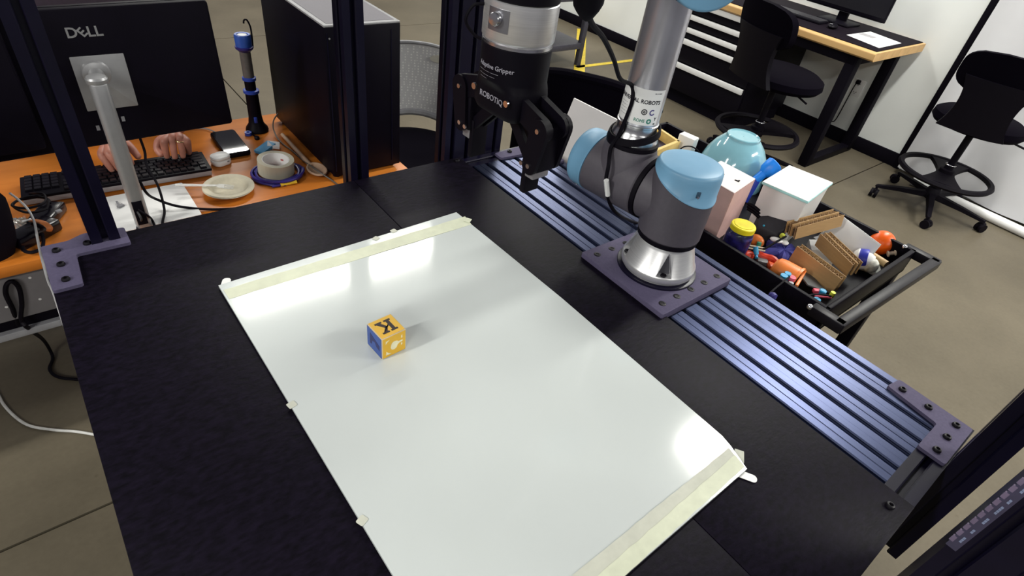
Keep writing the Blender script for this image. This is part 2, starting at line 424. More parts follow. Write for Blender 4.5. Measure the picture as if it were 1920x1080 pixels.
# ================================================================== ROBOT TABLE
def tslot(wd, ht, top=(), bot=(), left=(), right=(), notch=()):
    """outline of an aluminium extrusion, centred, slots given as offsets from the centre of each side"""
    a, b, d, e, c = 0.0048, 0.009, 0.0045, 0.013, 0.0022
    def side(L, slots, extra=()):
        ev = sorted([(s, 1) for s in slots] + [(s, 0) for s in extra]); q = [(-L / 2, 0)]
        for s, k in ev:
            if k: q += [(s - a - c, 0), (s - a, -c), (s - a, -d), (s - b, -d), (s - b * 0.6, -e), (s + b * 0.6, -e), (s + b, -d), (s + a, -d), (s + a, -c), (s + a + c, 0)]
            else: q += [(s - 0.0012, 0), (s, -0.0012), (s + 0.0012, 0)]
        return q
    P = []
    P += [(x, -ht / 2 - y) for x, y in side(wd, bot)]
    P += [(wd / 2 + y, x) for x, y in side(ht, right)]
    P += [(-x, ht / 2 + y) for x, y in side(wd, [-s for s in top], [-s for s in notch])]
    P += [(-wd / 2 - y, -x) for x, y in side(ht, left)]
    return P
RT = T - 0.006                                       # top of the extrusions
tab = thing('robot_table', 'black robot work table of dark slotted aluminium profiles with black top panels', 'table', (0.45, 0.53, 0.0))
# top panels
bm = nb(); boxb(bm, (-0.083, -0.062, RT), (0.5095, 1.119, T), 0.0012); part('top_panel', bm, m_panel, tab)
bm = nb(); boxb(bm, (0.5105, -0.062, RT), (0.8045, 1.119, T), 0.0012); part('top_panel', bm, m_panel, tab)
# frame beams under the panels
prof_h = tslot(0.045, 0.045, (0,), (0,), (0,), (0,))
XR = 1.0615
def beam(a, b, prof, R, name='beam', m=None):
    bm = nb(); prism(bm, prof, a, R, (Vector(b) - Vector(a)).length); return part(name, bm, m or m_anod, tab)
RX = frame((0, 1, 0), (0, 0, 1)); RY = frame((-1, 0, 0), (0, 0, 1)); RZ = I3
zc = RT - 0.0225
beam((-0.083, 1.0925, zc), (XR, 1.0925, zc), prof_h, RX)
beam((-0.083, -0.0395, zc), (XR, -0.0395, zc), prof_h, RX)
beam((-0.0605, -0.017, zc), (-0.0605, 1.07, zc), prof_h, Matrix(((-1, 0, 0), (0, 0, 1), (0, 1, 0))))
beam((0.51, -0.017, zc), (0.51, 1.07, zc), prof_h, Matrix(((-1, 0, 0), (0, 0, 1), (0, 1, 0))))
# the slotted rail bed: three profiles side by side
prof_r = tslot(0.0898, 0.045, (-0.0225, 0.0225), (-0.0225, 0.0225), (), (0,), (0.0,))
for k in range(3):
    xc = 0.7915 + 0.045 + 0.09 * k
    beam((xc, -0.017, zc), (xc, 1.07, zc), prof_r, Matrix(((1, 0, 0), (0, 0, 1), (0, 1, 0))), 'rail_profile', m_rail)
# legs down to the floor
for x, y in ((-0.0605, 1.0925), (-0.0605, -0.0395), (1.039, 1.0925), (1.039, -0.0395)):
    bm = nb(); prism(bm, prof_h, (x, y, 0.0), RZ, RT - 0.045); part('leg', bm, m_anod, tab)
# upright posts
def post(x0, x1, y0, y1, z0, z1, prof, name='post'):
    bm = nb(); prism(bm, prof, ((x0 + x1) / 2, (y0 + y1) / 2, z0), RZ, z1 - z0); return part(name, bm, m_anod, tab)
post(-0.010, 0.035, 1.090, 1.135, T + 0.006, 2.4, prof_h)
post(0.505, 0.550, 1.121, 1.166, T - 0.06, 2.4, prof_h)
prof_w = tslot(0.18, 0.045, (-0.0675, -0.0225, 0.0225, 0.0675), (-0.0675, -0.0225, 0.0225, 0.0675), (0,), (0,))
post(0.757, 0.937, 1.1165, 1.1615, T - 0.06, 2.4, prof_w)
post(0.935, 0.980, -0.107, -0.062, 0.715, 2.4, prof_h)
# corner plates with bolts
def roundpoly(poly, r, k=4):
    out = []; n = len(poly)
    for i in range(n):
        p, c, q = Vector(poly[i - 1]), Vector(poly[i]), Vector(poly[(i + 1) % n])
        a = c + (p - c).normalized() * min(r, (p - c).length * .45); b = c + (q - c).normalized() * min(r, (q - c).length * .45)
        for j in range(k + 1):
            t = j / k; v = a * (1 - t) ** 2 + c * 2 * t * (1 - t) + b * t * t; out.append((v.x, v.y))
    return out
def corner(poly, bolts, z0=T, th=0.006, me=BOLT):
    bm = nb(); zprism(bm, roundpoly(poly, 0.005), z0, z0 + th)
    b = part('corner_plate', bm, m_brk, tab)
    for x, y in bolts: piece('bolt', me, b, (x, y, z0 + th))
    return b
corner([(-0.083, 0.981), (-0.041, 0.981), (-0.037, 1.072), (0.047, 1.070), (0.047, 1.125), (-0.018, 1.134), (-0.042, 1.121), (-0.083, 1.121)],
       [tuple(at(*p, T + .008)[:2]) for p in ((123, 523), (114, 495), (105, 469), (163, 455))])
corner([(0.9285, -0.0165), (0.9285, -0.059), (1.053, -0.059), (1.058, 0.068), (1.021, 0.074), (1.008, -0.0165)],
       [tuple(at(*p, T + .006)[:2]) for p in ((1695, 727), (1744, 760), (1796, 794), (1779, 816), (1760, 840))], RT)
corner([(0.905, 1.098), (0.905, 1.068), (1.022, 1.060), (1.022, 0.985), (1.060, 0.985), (1.060, 1.106)],
       [tuple(at(*p, T + .006)[:2]) for p in ((956, 281), (1043, 296))], RT)
pnl = [c for c in tab.children if c.name.startswith('top_panel')]
piece('bolt', BOLT, pnl[1], (at(857, 302, T).x, at(857, 302, T).y, T)); piece('bolt', BOLT, pnl[1], (at(1668, 949, T).x, at(1668, 949, T).y, T))

# bar with a pale notched scale, just outside the near corner
t = thing('measuring_bar', 'black upright bar with a pale notched scale at the near right corner of the table', 'bar', (0.73, -0.135, 0))
bm = nb(); prism(bm, tslot(0.06, 0.09, (), (), (-0.0225, 0.0225), (0,)), (0.73, -0.147, 0.0), I3, 2.3); part('bar_profile', bm, m_anod, t)
bm = nb(); ZB = atX(1779, 1010, 0.698).z; boxb(bm, (0.6985, -0.112, ZB - 0.01), (0.7, -0.1, ZB + 0.5)); part('scale_strip', bm, mat('violet_strip', (0.05, 0.045, 0.085), 0.5), t)
bm = nb()
for k in range(34):
    z = ZB + 0.0135 * k
    boxb(bm, (0.6978, -0.1030, z), (0.7005, -0.0985, z + 0.0095))
part('scale_teeth', bm, mat('lilac_teeth', (0.16, 0.125, 0.20), 0.5), t, 'pale teeth of the scale', kind='stuff')
bm = nb()
for k in range(21):
    z = ZB + 0.006 + 0.0215 * k
    for q in range(random.choice((2, 3, 4))): boxb(bm, (0.698, -0.1088, z + q * 0.0038), (0.6986, -0.1064, z + q * 0.0038 + 0.0031))
part('scale_marks', bm, mat('pale_blue_mark', (0.22, 0.26, 0.40), 0.5), t, 'pale blue markings', kind='stuff')

# ================================================================== ROBOT ARM
BX, BY = 0.900, 0.522
pl = thing('mounting_plate', 'violet-grey square plate with countersunk screws under the robot base', 'plate', (BX, BY, RT))
bm = nb(); rslab(bm, (BX + 0.001, BY, RT), 0.224, 0.226, 0.016, 0.004, I3, 0.001); pb = part('plate_body', bm, m_brk, pl)
for k in range(5):
    for y in (0.432, 0.613): piece('screw', BOLT_S, pb, (0.8145 + 0.0445 * k, y, RT + 0.016))
bm = nb(); lathe(bm, (BX, BY, RT + 0.016), [(0.083, 0), (0.083, 0.003), (0.081, 0.004)], n=48); part('spacer_disc', bm, m_anod, pb)

bd = Vector((-0.125, 0.992, 0)).normalized(); bc = Vector((BX, BY, 0)); Z = Vector((0, 0, 1)); side = bd.cross(Z)
arm = thing('industrial_robot', 'dark grey and silver jointed robot arm with pale blue caps on the slotted rail', 'robot arm', (BX, BY, RT + 0.02))
b0 = RT + 0.020
bm = nb(); lathe(bm, (BX, BY, b0), [(0.0715, 0), (0.0725, 0.001), (0.0725, 0.004), (0.0755, 0.005), (0.0765, 0.0065), (0.0765, 0.017), (0.0755, 0.019), (0.0735, 0.0215), (0.0585, 0.066), (0.0565, 0.070), (0.0565, 0.0745)], n=96)
cb = nb()
for k in range(4):
    a = math.radians(-133 + 90 * k); d = Vector((math.cos(a), math.sin(a), 0)); s = Vector((-d.y, d.x, 0))
    q = bc + d * 0.0565; z0 = b0 + 0.0205
    tri = [q - s * 0.017 + d * 0.03, q + s * 0.017 + d * 0.03, q + s * 0.0145, q - s * 0.0145]
    top = q + Z * 0.047
    A = [cb.verts.new((p.x, p.y, z0)) for p in tri]; B = [cb.verts.new((p.x, p.y, z0 + 0.047)) for p in (q + d * 0.03 - s * .0015, q + d * 0.03 + s * .0015, q + s * .001, q - s * .001)]
    cb.faces.new(A[::-1]); cb.faces.new(B)
    for i in range(4): cb.faces.new((A[i], A[(i + 1) % 4], B[(i + 1) % 4], B[i]))
bm = cut(bm, cb)
base = part('base', bm, m_alu, arm, 'turned silver base')
for k in range(4):
    a = math.radians(-133 + 90 * k); d = Vector((math.cos(a), math.sin(a), 0)); q = bc + d * 0.0675
    bm = nb(); lathe(bm, (q.x, q.y, b0 + 0.0195), [(0.0062, 0), (0.0062, 0.0035), (0.0058, 0.004), (0.0038, 0.004), (0.0036, 0.0025), (0.0001, 0.0025)], n=14); part('base_bolt', bm, m_bolt, base)
    s = Vector((-d.y, d.x, 0)); qq = bc + d * 0.0567 + Z * (b0 + 0.0207)
    bm = nb(); prism(bm, [(-0.0138, 0), (0.0138, 0), (0.0012, 0.0405), (-0.0012, 0.0405)], qq, Matrix((s, Z, d)).transposed(), 0.0008); part('pocket_shade_plate', bm, m_poc, base, 'bolt pocket shade as a dark plate')  # dark plate puts the shade of the notch into its colour
bm = nb(); lathe(bm, (BX, BY, b0 + 0.0725), [(0.057, 0), (0.0605, 0.002), (0.061, 0.011), (0.059, 0.013)], n=64); part('seal_ring', bm, m_rub, arm)
def joint(c, ax, r, h0, seam, kt, h1, brdir, name, dome=0.0015):
    """cylinder body from h0 to a slanted seam, then a blue cap up to h1; seam height varies along brdir by kt"""
    c = Vector(c); ax = Vector(ax).normalized(); u = Vector(brdir).normalized(); v = ax.cross(u); n = 64
    ring = lambda rr, hf: [c + u * (rr * math.cos(2 * PI * i / n)) + v * (rr * math.sin(2 * PI * i / n)) + ax * hf(math.cos(2 * PI * i / n)) for i in range(n)]
    sm = lambda q: seam + kt * q
    bm = nb(); rings(bm, [ring(r * 0.96, lambda q: h0), ring(r, lambda q: h0 + 0.003), ring(r, lambda q: sm(q) - 0.001), ring(r * 0.97, lambda q: sm(q))])
    hs = part(name + '_housing', bm, m_ur, arm)
    bm = nb()
    cap = lambda f: (lambda q: sm(q) + (h1 - sm(q)) * f)
    rings(bm, [ring(r * 0.985, lambda q: sm(q)), ring(r * 1.022, lambda q: sm(q) + 0.0005), ring(r * 1.022, lambda q: sm(q) + 0.003), ring(r * 0.995, lambda q: sm(q) + 0.0045), ring(r * 0.985, cap(0.7)), ring(r * 0.97, cap(0.88)), ring(r * 0.935, cap(0.975)), ring(r * 0.89, cap(1.0)), ring(r * 0.5, lambda q: h1 + dome * 0.5), ring(0.0005, lambda q: h1 + dome)])
    cp = part('joint_cap', bm, m_urblue, arm, 'pale blue joint cap', ang=50)
    for a in (-2.45, 2.45):
        p = c + (u * math.cos(a) + v * math.sin(a)) * (r * 1.0) + ax * (sm(math.cos(a)) * 0.6 + h1 * 0.4); d = (u * math.cos(a) + v * math.sin(a))
        bm = nb(); box(bm, p - d * 0.0005 + ax * 0.003, (0.0075, 0.012, 0.003), Matrix((d.cross(ax), ax, d)).transposed(), 0.001); part('cap_slot', bm, m_urdk, cp, 'screw slot, its shade as a dark box'); bm = nb(); cyl(bm, p - ax * 0.0015, p + d * 0.0018 - ax * 0.0015, 0.0026, n=12); part('cap_screw', bm, m_steel, cp)
    return hs
H1 = b0 + 0.0845
j1 = joint((BX, BY, 0), Z, 0.0625, H1, 1.1595, 0.0245, 1.197, bd, 'base_joint')
SH = T + 0.1625
c2 = Vector((BX, BY, SH))
# branch from joint 1 towards joint 2
bm = nb(); lathe(bm, c2, [(0.052, 0.0), (0.0575, 0.046), (0.059, 0.062)], n=48, axis=bd); part('branch', bm, m_ur, j1)
bm = nb(); lathe(bm, c2 + bd * 0.062, [(0.059, 0), (0.0625, 0.001), (0.0625, 0.0105), (0.06, 0.0115)], n=64, axis=bd); part('seal_ring', bm, m_rub, arm)
j2 = joint(c2, bd, 0.0625, 0.0735, 0.196, -0.006, 0.236, (0, 0, 1), 'shoulder_joint')
tp = c2 + bd * 0.133
bm = nb(); lathe(bm, (tp.x, tp.y, SH + 0.012), [(0.0615, 0), (0.059, 0.025), (0.0525, 0.050), (0.0495, 0.058)], n=48); part('neck', bm, m_ur, j2)
bm = nb(); lathe(bm, (tp.x, tp.y, SH + 0.069), [(0.049, 0), (0.0515, 0.001), (0.0515, 0.009), (0.049, 0.01)], n=48); part('seal_ring', bm, m_rub, arm)
bm = nb(); lathe(bm, (tp.x, tp.y, SH + 0.079), [(0.047, 0), (0.0475, 0.003), (0.0455, 0.012), (0.0415, 0.020), (0.0395, 0.023), (0.0395, 0.034), (0.0405, 0.035), (0.0405, 0.038), (0.0388, 0.039)], n=48); part('collar', bm, m_steel, arm, 'polished silver collar')
TR = 0.0388
ET = 1.525                                           # elbow height
bm = nb(); lathe(bm, (tp.x, tp.y, SH + 0.117), [(TR - 0.0002, 0), (TR, 0.002), (TR, ET - SH - 0.117 - 0.055)], n=64); tb = part('upper_arm_tube', bm, m_tube, arm, 'silver upper arm tube')
faz = math.atan2(-tp.y, -tp.x)                       # side of the tube that looks towards the room's near corner
# rating label on the tube
def tubepatch(c, r, a0, a1, z0, z1, th=0.0004, n=28):
    bm = nb(); slab(bm, lambda u, v: Vector((c[0] + r * math.cos(a0 + (a1 - a0) * u), c[1] + r * math.sin(a0 + (a1 - a0) * u), z0 + (z1 - z0) * v)), n, 1, (0, 0, 0))
    for f in bm.faces: pass
    bm.free(); bm = nb()
    R0 = [[Vector((c[0] + q * math.cos(a0 + (a1 - a0) * i / n), c[1] + q * math.sin(a0 + (a1 - a0) * i / n), z)) for i in range(n + 1)] for q, z in ((r, z0), (r + th, z0), (r + th, z1), (r, z1))]
    V = [[bm.verts.new(p) for p in q] for q in R0]
    for i in range(n):
        for k in range(4): bm.faces.new((V[k][i], V[k][i + 1], V[(k + 1) % 4][i + 1], V[(k + 1) % 4][i]))
    bm.faces.new([V[k][0] for k in range(4)]); bm.faces.new([V[k][n] for k in range(4)][::-1])
    return bm
LZ = SH + 0.122
lb = part('rating_label', tubepatch(tp, TR + 0.0002, faz - 1.45, faz + 1.02, LZ, LZ + 0.066), m_white2, arm, 'white rating label')
m_ink = mat('dark_ink', (0.022, 0.022, 0.03), 0.6); m_inkg = mat('green_ink', (0.04, 0.22, 0.16), 0.6); m_inkp = mat('violet_ink', (0.05, 0.04, 0.20), 0.6)
def lab(s, size, az, z, m=m_ink, bold=0.0003, align='CENTER'):
    part('lettering', wrap(text_bm(s, size, 0.0002, bold, align), (tp.x, tp.y, z), TR + 0.0008, faz + az), m, lb)
lab('UNIVERSAL ROBOTS', 0.0098, -0.29, LZ + 0.0435)
lab('ROHS', 0.0080, 0.03, LZ + 0.0085, m_inkg, 0.0002)
for k in range(5): lab('----- ---- --', 0.0045, -0.98 + 0.02 * k, LZ + 0.034 - 0.0055 * k, m_ink, 0.0)
lab('-- - ----', 0.005, 0.63, LZ + 0.061, m_ink, 0.0003)
def stamp(az, z, r0, r1, m, a0=0, a1=2 * PI):
    bm = nb(); n = 20
    for i in range(n):
        a, b = a0 + (a1 - a0) * i / n, a0 + (a1 - a0) * (i + 1) / n
        q = [bm.verts.new((rr * math.cos(x), rr * math.sin(x), 0)) for rr, x in ((r0, a), (r1, a), (r1, b), (r0, b))]
        bm.faces.new(q)
    part('stamp', wrap(bm, (tp.x, tp.y, z), TR + 0.0009, faz + az), m, lb)
stamp(0.17, LZ + 0.0255, 0.0036, 0.0056, m_ink); stamp(0.17, LZ + 0.0255, 0.0008, 0.0024, m_ink)
stamp(0.56, LZ + 0.0255, 0.0034, 0.0056, m_inkp, 0.9, 5.9)
stamp(0.50, LZ + 0.0085, 0.0022, 0.0050, m_inkg)
lab('Y', 0.008, 0.82, LZ + 0.0125, m_ink); lab('-', 0.012, 0.82, LZ + 0.0045, m_ink, 0.0006)
# elbow joint, forearm and wrist, above the frame
ld = Vector((0.792, 0.530, 1.516)); el = Vector((tp.x, tp.y, ET)); ed = (ld - el).normalized()
bm = nb(); lathe(bm, (tp.x, tp.y, ET - 0.058), [(TR + .001, 0), (0.046, 0.002), (0.048, 0.014), (0.050, 0.03)], n=48); part('collar', bm, m_ur, arm)
je = joint(el, ed, 0.060, -0.06, 0.122, 0.0, 0.152, (0, 0, 1), 'elbow_joint')
fo = el + ed * 0.055; wr = Vector((0.470, 0.485, 1.665)); fd = (wr - fo).normalized()
bm = nb(); cyl(bm, fo + Vector((0, 0, 0.03)), fo + Vector((0, 0, 0.03)) + fd * 0.12, 0.052, 0.044, 40); cyl(bm, fo + Vector((0, 0, 0.03)) + fd * 0.12, wr - fd * 0.04, 0.034, n=40); part('forearm_tube', bm, m_tube, arm)
GX, GY = 0.397, 0.466
bm = nb(); cyl(bm, wr - fd * 0.05, wr + fd * 0.045, 0.0385, n=40); part('wrist_housing', bm, m_ur, arm)
bm = nb(); cyl(bm, wr + Vector((0, -0.05, 0.0)), wr + Vector((0, 0.045, 0.0)), 0.0385, n=40); part('wrist_housing', bm, m_ur, arm)
bm = nb(); cyl(bm, (wr.x, wr.y - 0.012, 1.64), (GX + 0.02, GY, 1.63), 0.0375, n=40); part('wrist_housing', bm, m_ur, arm)
bm = nb(); lathe(bm, (GX, GY, 1.5185), [(0.0365, 0), (0.0375, 0.002), (0.0375, 0.13), (0.034, 0.145), (0.0001, 0.150)], n=48); part('wrist_housing', bm, m_ur, arm)
bm = nb(); lathe(bm, (GX, GY, 1.5085), [(0.0355, 0), (0.0368, 0.001), (0.0368, 0.009), (0.0355, 0.010)], n=48); part('seal_ring', bm, m_rub, arm)
bm = nb(); lathe(bm, (GX, GY, 1.4705), [(0.0345, 0), (0.0365, 0.0015), (0.0372, 0.003), (0.0372, 0.037), (0.036, 0.038)], n=64); fl = part('tool_flange', bm, m_alu, arm, 'brushed silver tool flange')
gaz = math.atan2(-GY, -GX)
part('connector_recess', tubepatch((GX, GY), 0.0366, gaz - 0.92, gaz - 0.28, 1.4820, 1.5025, 0.0013), mat('recess_metal', (0.34, 0.34, 0.37), 0.4, metal=1.0), fl)
d = Vector((math.cos(gaz - 0.62), math.sin(gaz - 0.62), 0)); q = Vector((GX, GY, 1.4935)) + d * 0.036
bm = nb(); lathe(bm, q, [(0.0065, 0), (0.0065, 0.006), (0.0055, 0.0075), (0.0001, 0.008)], n=20, axis=d); part('connector', bm, m_steel, fl)
d2 = Vector((math.cos(gaz - 1.3790), math.sin(gaz - 1.3790), 0)); q2 = Vector((GX, GY, 1.4865)) + d2 * 0.037
bm = nb(); tube(bm, [q2 + Vector((0, 0, 0.013)), q2 + d2 * 0.011 + Vector((0, 0, 0.010)), q2 + d2 * 0.017 + Vector((0, 0, -0.004)), q2 + d2 * 0.008 + Vector((0, 0, -0.016)), q2 + Vector((0, 0, -0.020))], 0.0016); part('cap_strap', bm, m_rub, fl)

# ================================================================== GRIPPER
gr = thing('robot_gripper', 'black two-finger gripper hanging from the silver tool flange', 'gripper', (GX, GY, 1.3590))
bm = nb(); lathe(bm, (GX, GY, 1.4640), [(0.034, 0.0025), (0.0362, 0.0032), (0.0362, 0.006), (0.034, 0.0068)], n=48); part('coupling_ring', bm, m_steel, gr, 'thin silver coupling ring')
gy = Vector((-0.05, 0.99, 0)).normalized(); gx = Vector((gy.y, -gy.x, 0))     # fingers open along gy
GR = Matrix((gx, gy, Z)).transposed()
gc = Vector((GX, GY, 0))
bm = nb(); n = 48
def sup(a, b, e, z):
    out = []
    for i in range(n):
        q = 2 * PI * i / n; c_, s_ = math.cos(q), math.sin(q)
        out.append(gc + gx * (a * math.copysign(abs(c_) ** e, c_)) + gy * (b * math.copysign(abs(s_) ** e, s_)) + Z * z)
    return out
rings(bm, [sup(0.035, 0.035, 1, 1.4675), sup(0.0363, 0.0363, 1, 1.4660), sup(0.0363, 0.0363, 1, 1.4340), sup(0.0345, 0.0358, 0.9, 1.4315), sup(0.030, 0.036, 0.6, 1.4265), sup(0.0275, 0.0365, 0.45, 1.4215), sup(0.0275, 0.0365, 0.4, 1.4010), sup(0.025, 0.033, 0.4, 1.3950)])
gb = part('gripper_body', bm, m_blk, gr, ang=40)
m_print = mat('pale_print', (0.30, 0.29, 0.34), 0.6)
def glab(s, size, az, z, bold=0.0, tilt=0.0):
    part('lettering', wrap(text_bm(s, size, 0.0002, bold, 'LEFT'), (GX, GY, z), 0.0366, gaz + az, tilt), m_print, gb)
glab('Adaptive Gripper', 0.0064, -1.22, 1.4475, 0.00008)
glab('____ ___ ____', 0.0048, -1.22, 1.4435); glab('__ _____ ___', 0.0044, -1.20, 1.4395); glab('_______', 0.0034, -1.14, 1.4360)
fr = gc - gx * 0.0279; FR = Matrix((-gy, Z, -gx)).transposed()
part('lettering', place(text_bm('ROBOTIQ', 0.0084, 0.0003, 0.0001), fr + Z * 1.4130 , FR), m_print, gb)
for s in (-1, 1):
    bm = nb(); cyl(bm, fr - gx * 0.0005 + gy * 0.0265 * s + Z * 1.4165, fr - gx * 0.003 + gy * 0.0265 * s + Z * 1.4165, 0.0034, n=14); part('body_screw', bm, m_steel, gb)
# linkage of each finger: outer knuckle, drive bar, spring bar, finger, fingertip with pad
def bar(bm, a, b, w0, w1, thick, off):
    """flat link between pivot a and b (coordinates along gy, z), thickness along gx centred at off"""
    a, b = Vector(a), Vector(b); d = (b - a).normalized(); nrm = Vector((-d.y, d.x)); P = []
    for i in range(9): q = PI / 2 + PI * i / 8; P.append(a + d * (w0 * math.cos(q)) + nrm * (w0 * math.sin(q)))
    for i in range(9): q = -PI / 2 + PI * i / 8; P.append(b + d * (w1 * math.cos(q)) + nrm * (w1 * math.sin(q)))
    poly = [(p.x, p.y) for p in P]
    prism(bm, poly, gc + gx * (off - thick / 2), Matrix((gy, Z, gx)).transposed(), thick)
for s in (-1, 1):
    fg = part('finger', (lambda b_: (box(b_, gc + gy * (0.0585 * s) + Z * 1.3775, (0.030, 0.021, 0.050), GR, 0.003), b_)[1])(nb()), m_blk, gr)
    bm = nb()
    for off in (-0.0125, 0.0125): bar(bm, (0.0305 * s, 1.4120), (0.066 * s, 1.4010), 0.0115, 0.0125, 0.007, off)
    part('outer_knuckle', bm, m_blk, fg)
    bm = nb()
    for off in (-0.0165, 0.0165): bar(bm, (0.0665 * s, 1.4010), (0.0605 * s, 1.3600), 0.0125, 0.0100, 0.005, off)
    part('finger_link', bm, m_blk, fg)
    bm = nb()
    for off in (-0.007, 0.007): bar(bm, (0.0125 * s, 1.3980), (0.0500 * s, 1.3590), 0.0065, 0.0058, 0.005, off)
    part('inner_knuckle', bm, m_blk, fg)
    bm = nb()
    box(bm, gc + gy * (0.0480 * s) + Z * 1.3430, (0.022, 0.0075, 0.046), GR, 0.0012)
    part('finger_pad', bm, m_rub, fg)
    bm = nb(); box(bm, gc + gy * (0.0565 * s) + Z * 1.3475, (0.0235, 0.013, 0.011), GR, 0.0012); part('pad_clamp', bm, mat('clamp_grey', (0.26, 0.25, 0.27), 0.45, metal=0.4), fg, 'grey pad clamp')
    for (a, z_, off) in ((0.0305, 1.4120, -0.0158), (0.066, 1.4010, -0.0188), (0.0605, 1.3600, -0.0188), (0.0500, 1.3590, -0.0188), (0.0125, 1.3980, -0.0098)):
        bm = nb(); cyl(bm, gc + gy * (a * s) + gx * off + Z * z_, gc + gy * (a * s) + gx * (off - 0.0016) + Z * z_, 0.0026, n=12); part('pivot_pin', bm, m_steel, fg)

# cable down the arm with its strap and marker
t = thing('robot_cable', 'black cable running down the silver arm tube to the rail with a white marker sleeve', 'cable', (tp.x, tp.y, T))
zl = lambda px, py, k: None
def ontube(px, z, r):                                # point on the camera-facing side of the tube
    a = faz + px; return Vector((tp.x + r * math.cos(a), tp.y + r * math.sin(a), z))
cab = [Vector((0.455, 0.475, 1.70)), atD(1124, -30, 0.62), atD(1106, 34, 0.70), atD(1132, 72, 0.81), atD(1151, 112, 0.91), atD(1163, 148, 0.985),
       ontube(-0.72, LZ + 0.066, 0.043), ontube(-0.50, LZ + 0.046, 0.0425), ontube(-0.52, LZ + 0.02, 0.0425), ontube(-0.62, SH + 0.094, 0.0485), ontube(-0.68, SH + 0.068, 0.0575), atD(1141, 310, 1.10), atD(1136, 345, 1.125), atD(1145, 385, 1.18), atD(1163, 405, 1.23), Vector((0.905, 0.608, RT + 0.004)), Vector((0.93, 0.56, RT + 0.004))]
cab[-2] = at(1190, 417, RT + 0.004); cab[-1] = at(1212, 424, RT + 0.004)
bm = nb(); tube(bm, cab, 0.0038, n=8, k=6); part('cord', bm, m_rub, t)
bm = nb(); tube(bm, [atD(1101, 33, 0.69), atD(1101, 18, 0.67), atD(1104, -4, 0.65), atD(1112, -40, 0.62)], lambda t_: 0.005 + 0.013 * min(1, t_ * 1.7), n=12); part('cable_sleeve', bm, m_blkmat, t, 'thick black sleeve')
bm = nb(); a, b = atD(1137, 338, 1.108), atD(1139.5, 366, 1.138); tube(bm, [a, (a + b) / 2, b], 0.0052, n=8, k=3); part('marker_sleeve', bm, m_white2, t, 'white marker sleeve')
bm = nb(); nn = 56; rs = [[] for _ in range(4)]
for i in range(nn):
    a = faz + 2 * PI * i / nn; zz = SH + 0.094 + 0.010 * math.sin(2 * PI * i / nn - 0.15) - 0.004 * math.cos(2 * PI * i / nn)
    rr = 0.0445 + 0.004 * max(0, math.cos(2 * PI * i / nn + 0.9))
    for k, (r_, h_) in enumerate(((rr + 0.002, -0.0065), (rr + 0.0045, -0.0065), (rr + 0.002, 0.0065), (rr - 0.0005, 0.0065))): rs[k].append(Vector((tp.x + r_ * math.cos(a), tp.y + r_ * math.sin(a), zz + h_)))
RV = [[bm.verts.new(q) for q in r_] for r_ in rs]
for k in range(4):
    for i in range(nn): bm.faces.new((RV[k][i], RV[k][(i + 1) % nn], RV[(k + 1) % 4][(i + 1) % nn], RV[(k + 1) % 4][i]))
part('strap', bm, m_rub, t, 'black strap around the collar')

# ================================================================== WHITE BOARD ON THE TABLE
wb = thing('white_board', 'glossy white foam board taped along two edges on the black table', 'board', (0.39, 0.49, T))
def edge_x(y):                                       # left and right edges of the sheet, from near to far
    t = (y - 0.117) / 0.76
    xl = 0.148 - 0.008 * t; xr = 0.655 - 0.012 * max(0, t - 0.55) / 0.45 - 0.018 * max(0, 0.06 - t) / 0.06
    return xl, xr
def sheet(u, v):
    v0 = 0.113 + 0.762 * v; xl, xr = edge_x(v0); x = xl + (xr - xl) * u
    y = v0 + 0.014 * (u - 0.0) * (1 if v > 0.5 else 0.3)
    z = T + 0.0012 + 0.0022 * max(0, (0.06 - v) / 0.06) + 0.0005 * math.sin(u * 7) * math.sin(v * 9)
    return Vector((x, y, z))
bm = nb(); slab(bm, sheet, 24, 40, (0, 0, 0.0048)); sh = part('board_sheet', bm, m_white, wb, ang=30)
BT = T + 0.0061
def strip(pts_a, pts_b, z, m, th=0.0005, name='tape', label=None):
    """ribbon between two polylines of photo-plane points laid on the sheet, with slightly ragged ends"""
    bm = nb(); n = 26; A = []; B = []
    for i in range(n + 1):
        t = i / n; a = Vector(pts_a[0]).lerp(Vector(pts_a[1]), t); b = Vector(pts_b[0]).lerp(Vector(pts_b[1]), t)
        j = random.uniform(-.0006, .0006); A.append((a.x, a.y + j)); B.append((b.x, b.y + random.uniform(-.0006, .0006)))
    zprism(bm, A + B[::-1], z, z + th)
    return part(name, bm, m, wb, label)
q = lambda px, py, z=BT: tuple(at(px, py, z)[:2])
strip((q(415, 548)), q(868, 405)) if False else None
f0, f1, g0, g1 = q(419, 544), q(872, 406), q(430, 561), q(884, 421)
strip((f0, f1), (g0, g1), BT, m_tape)
f0, f1, g0, g1 = q(1395, 876), q(1150, 1100), q(1366, 841), q(1026, 1118)
mid = lambda a, b, t: (a[0] + (b[0] - a[0]) * t, a[1] + (b[1] - a[1]) * t)
strip((mid(f0, g0, 0.42), mid(f1, g1, 0.36)), (g0, g1), BT + 0.0010, m_tape2)
strip((f0, f1), (mid(f0, g0, 0.62), mid(f1, g1, 0.5)), BT + 0.0016, m_tape)
def tab(px, py, w_, l_, az, z=T + 0.0004, m=m_white2, r=None):
    o = at(px, py, z); bm = nb(); rslab(bm, o, w_, l_, 0.0006, r if r else min(w_, l_) * 0.45, rotm(0, 0, az)); part('tape_tab', bm, m, wb)
tab(424, 529, 0.014, 0.022, -0.5); tab(1397, 892, 0.013, 0.034, 0.55, T + 0.0015)
tab(1386, 855, 0.022, 0.014, 0.6, T + 0.0012, m_tape2, 0.001); tab(877, 413, 0.016, 0.014, 0.6, BT + 0.001, m_tape, 0.001)
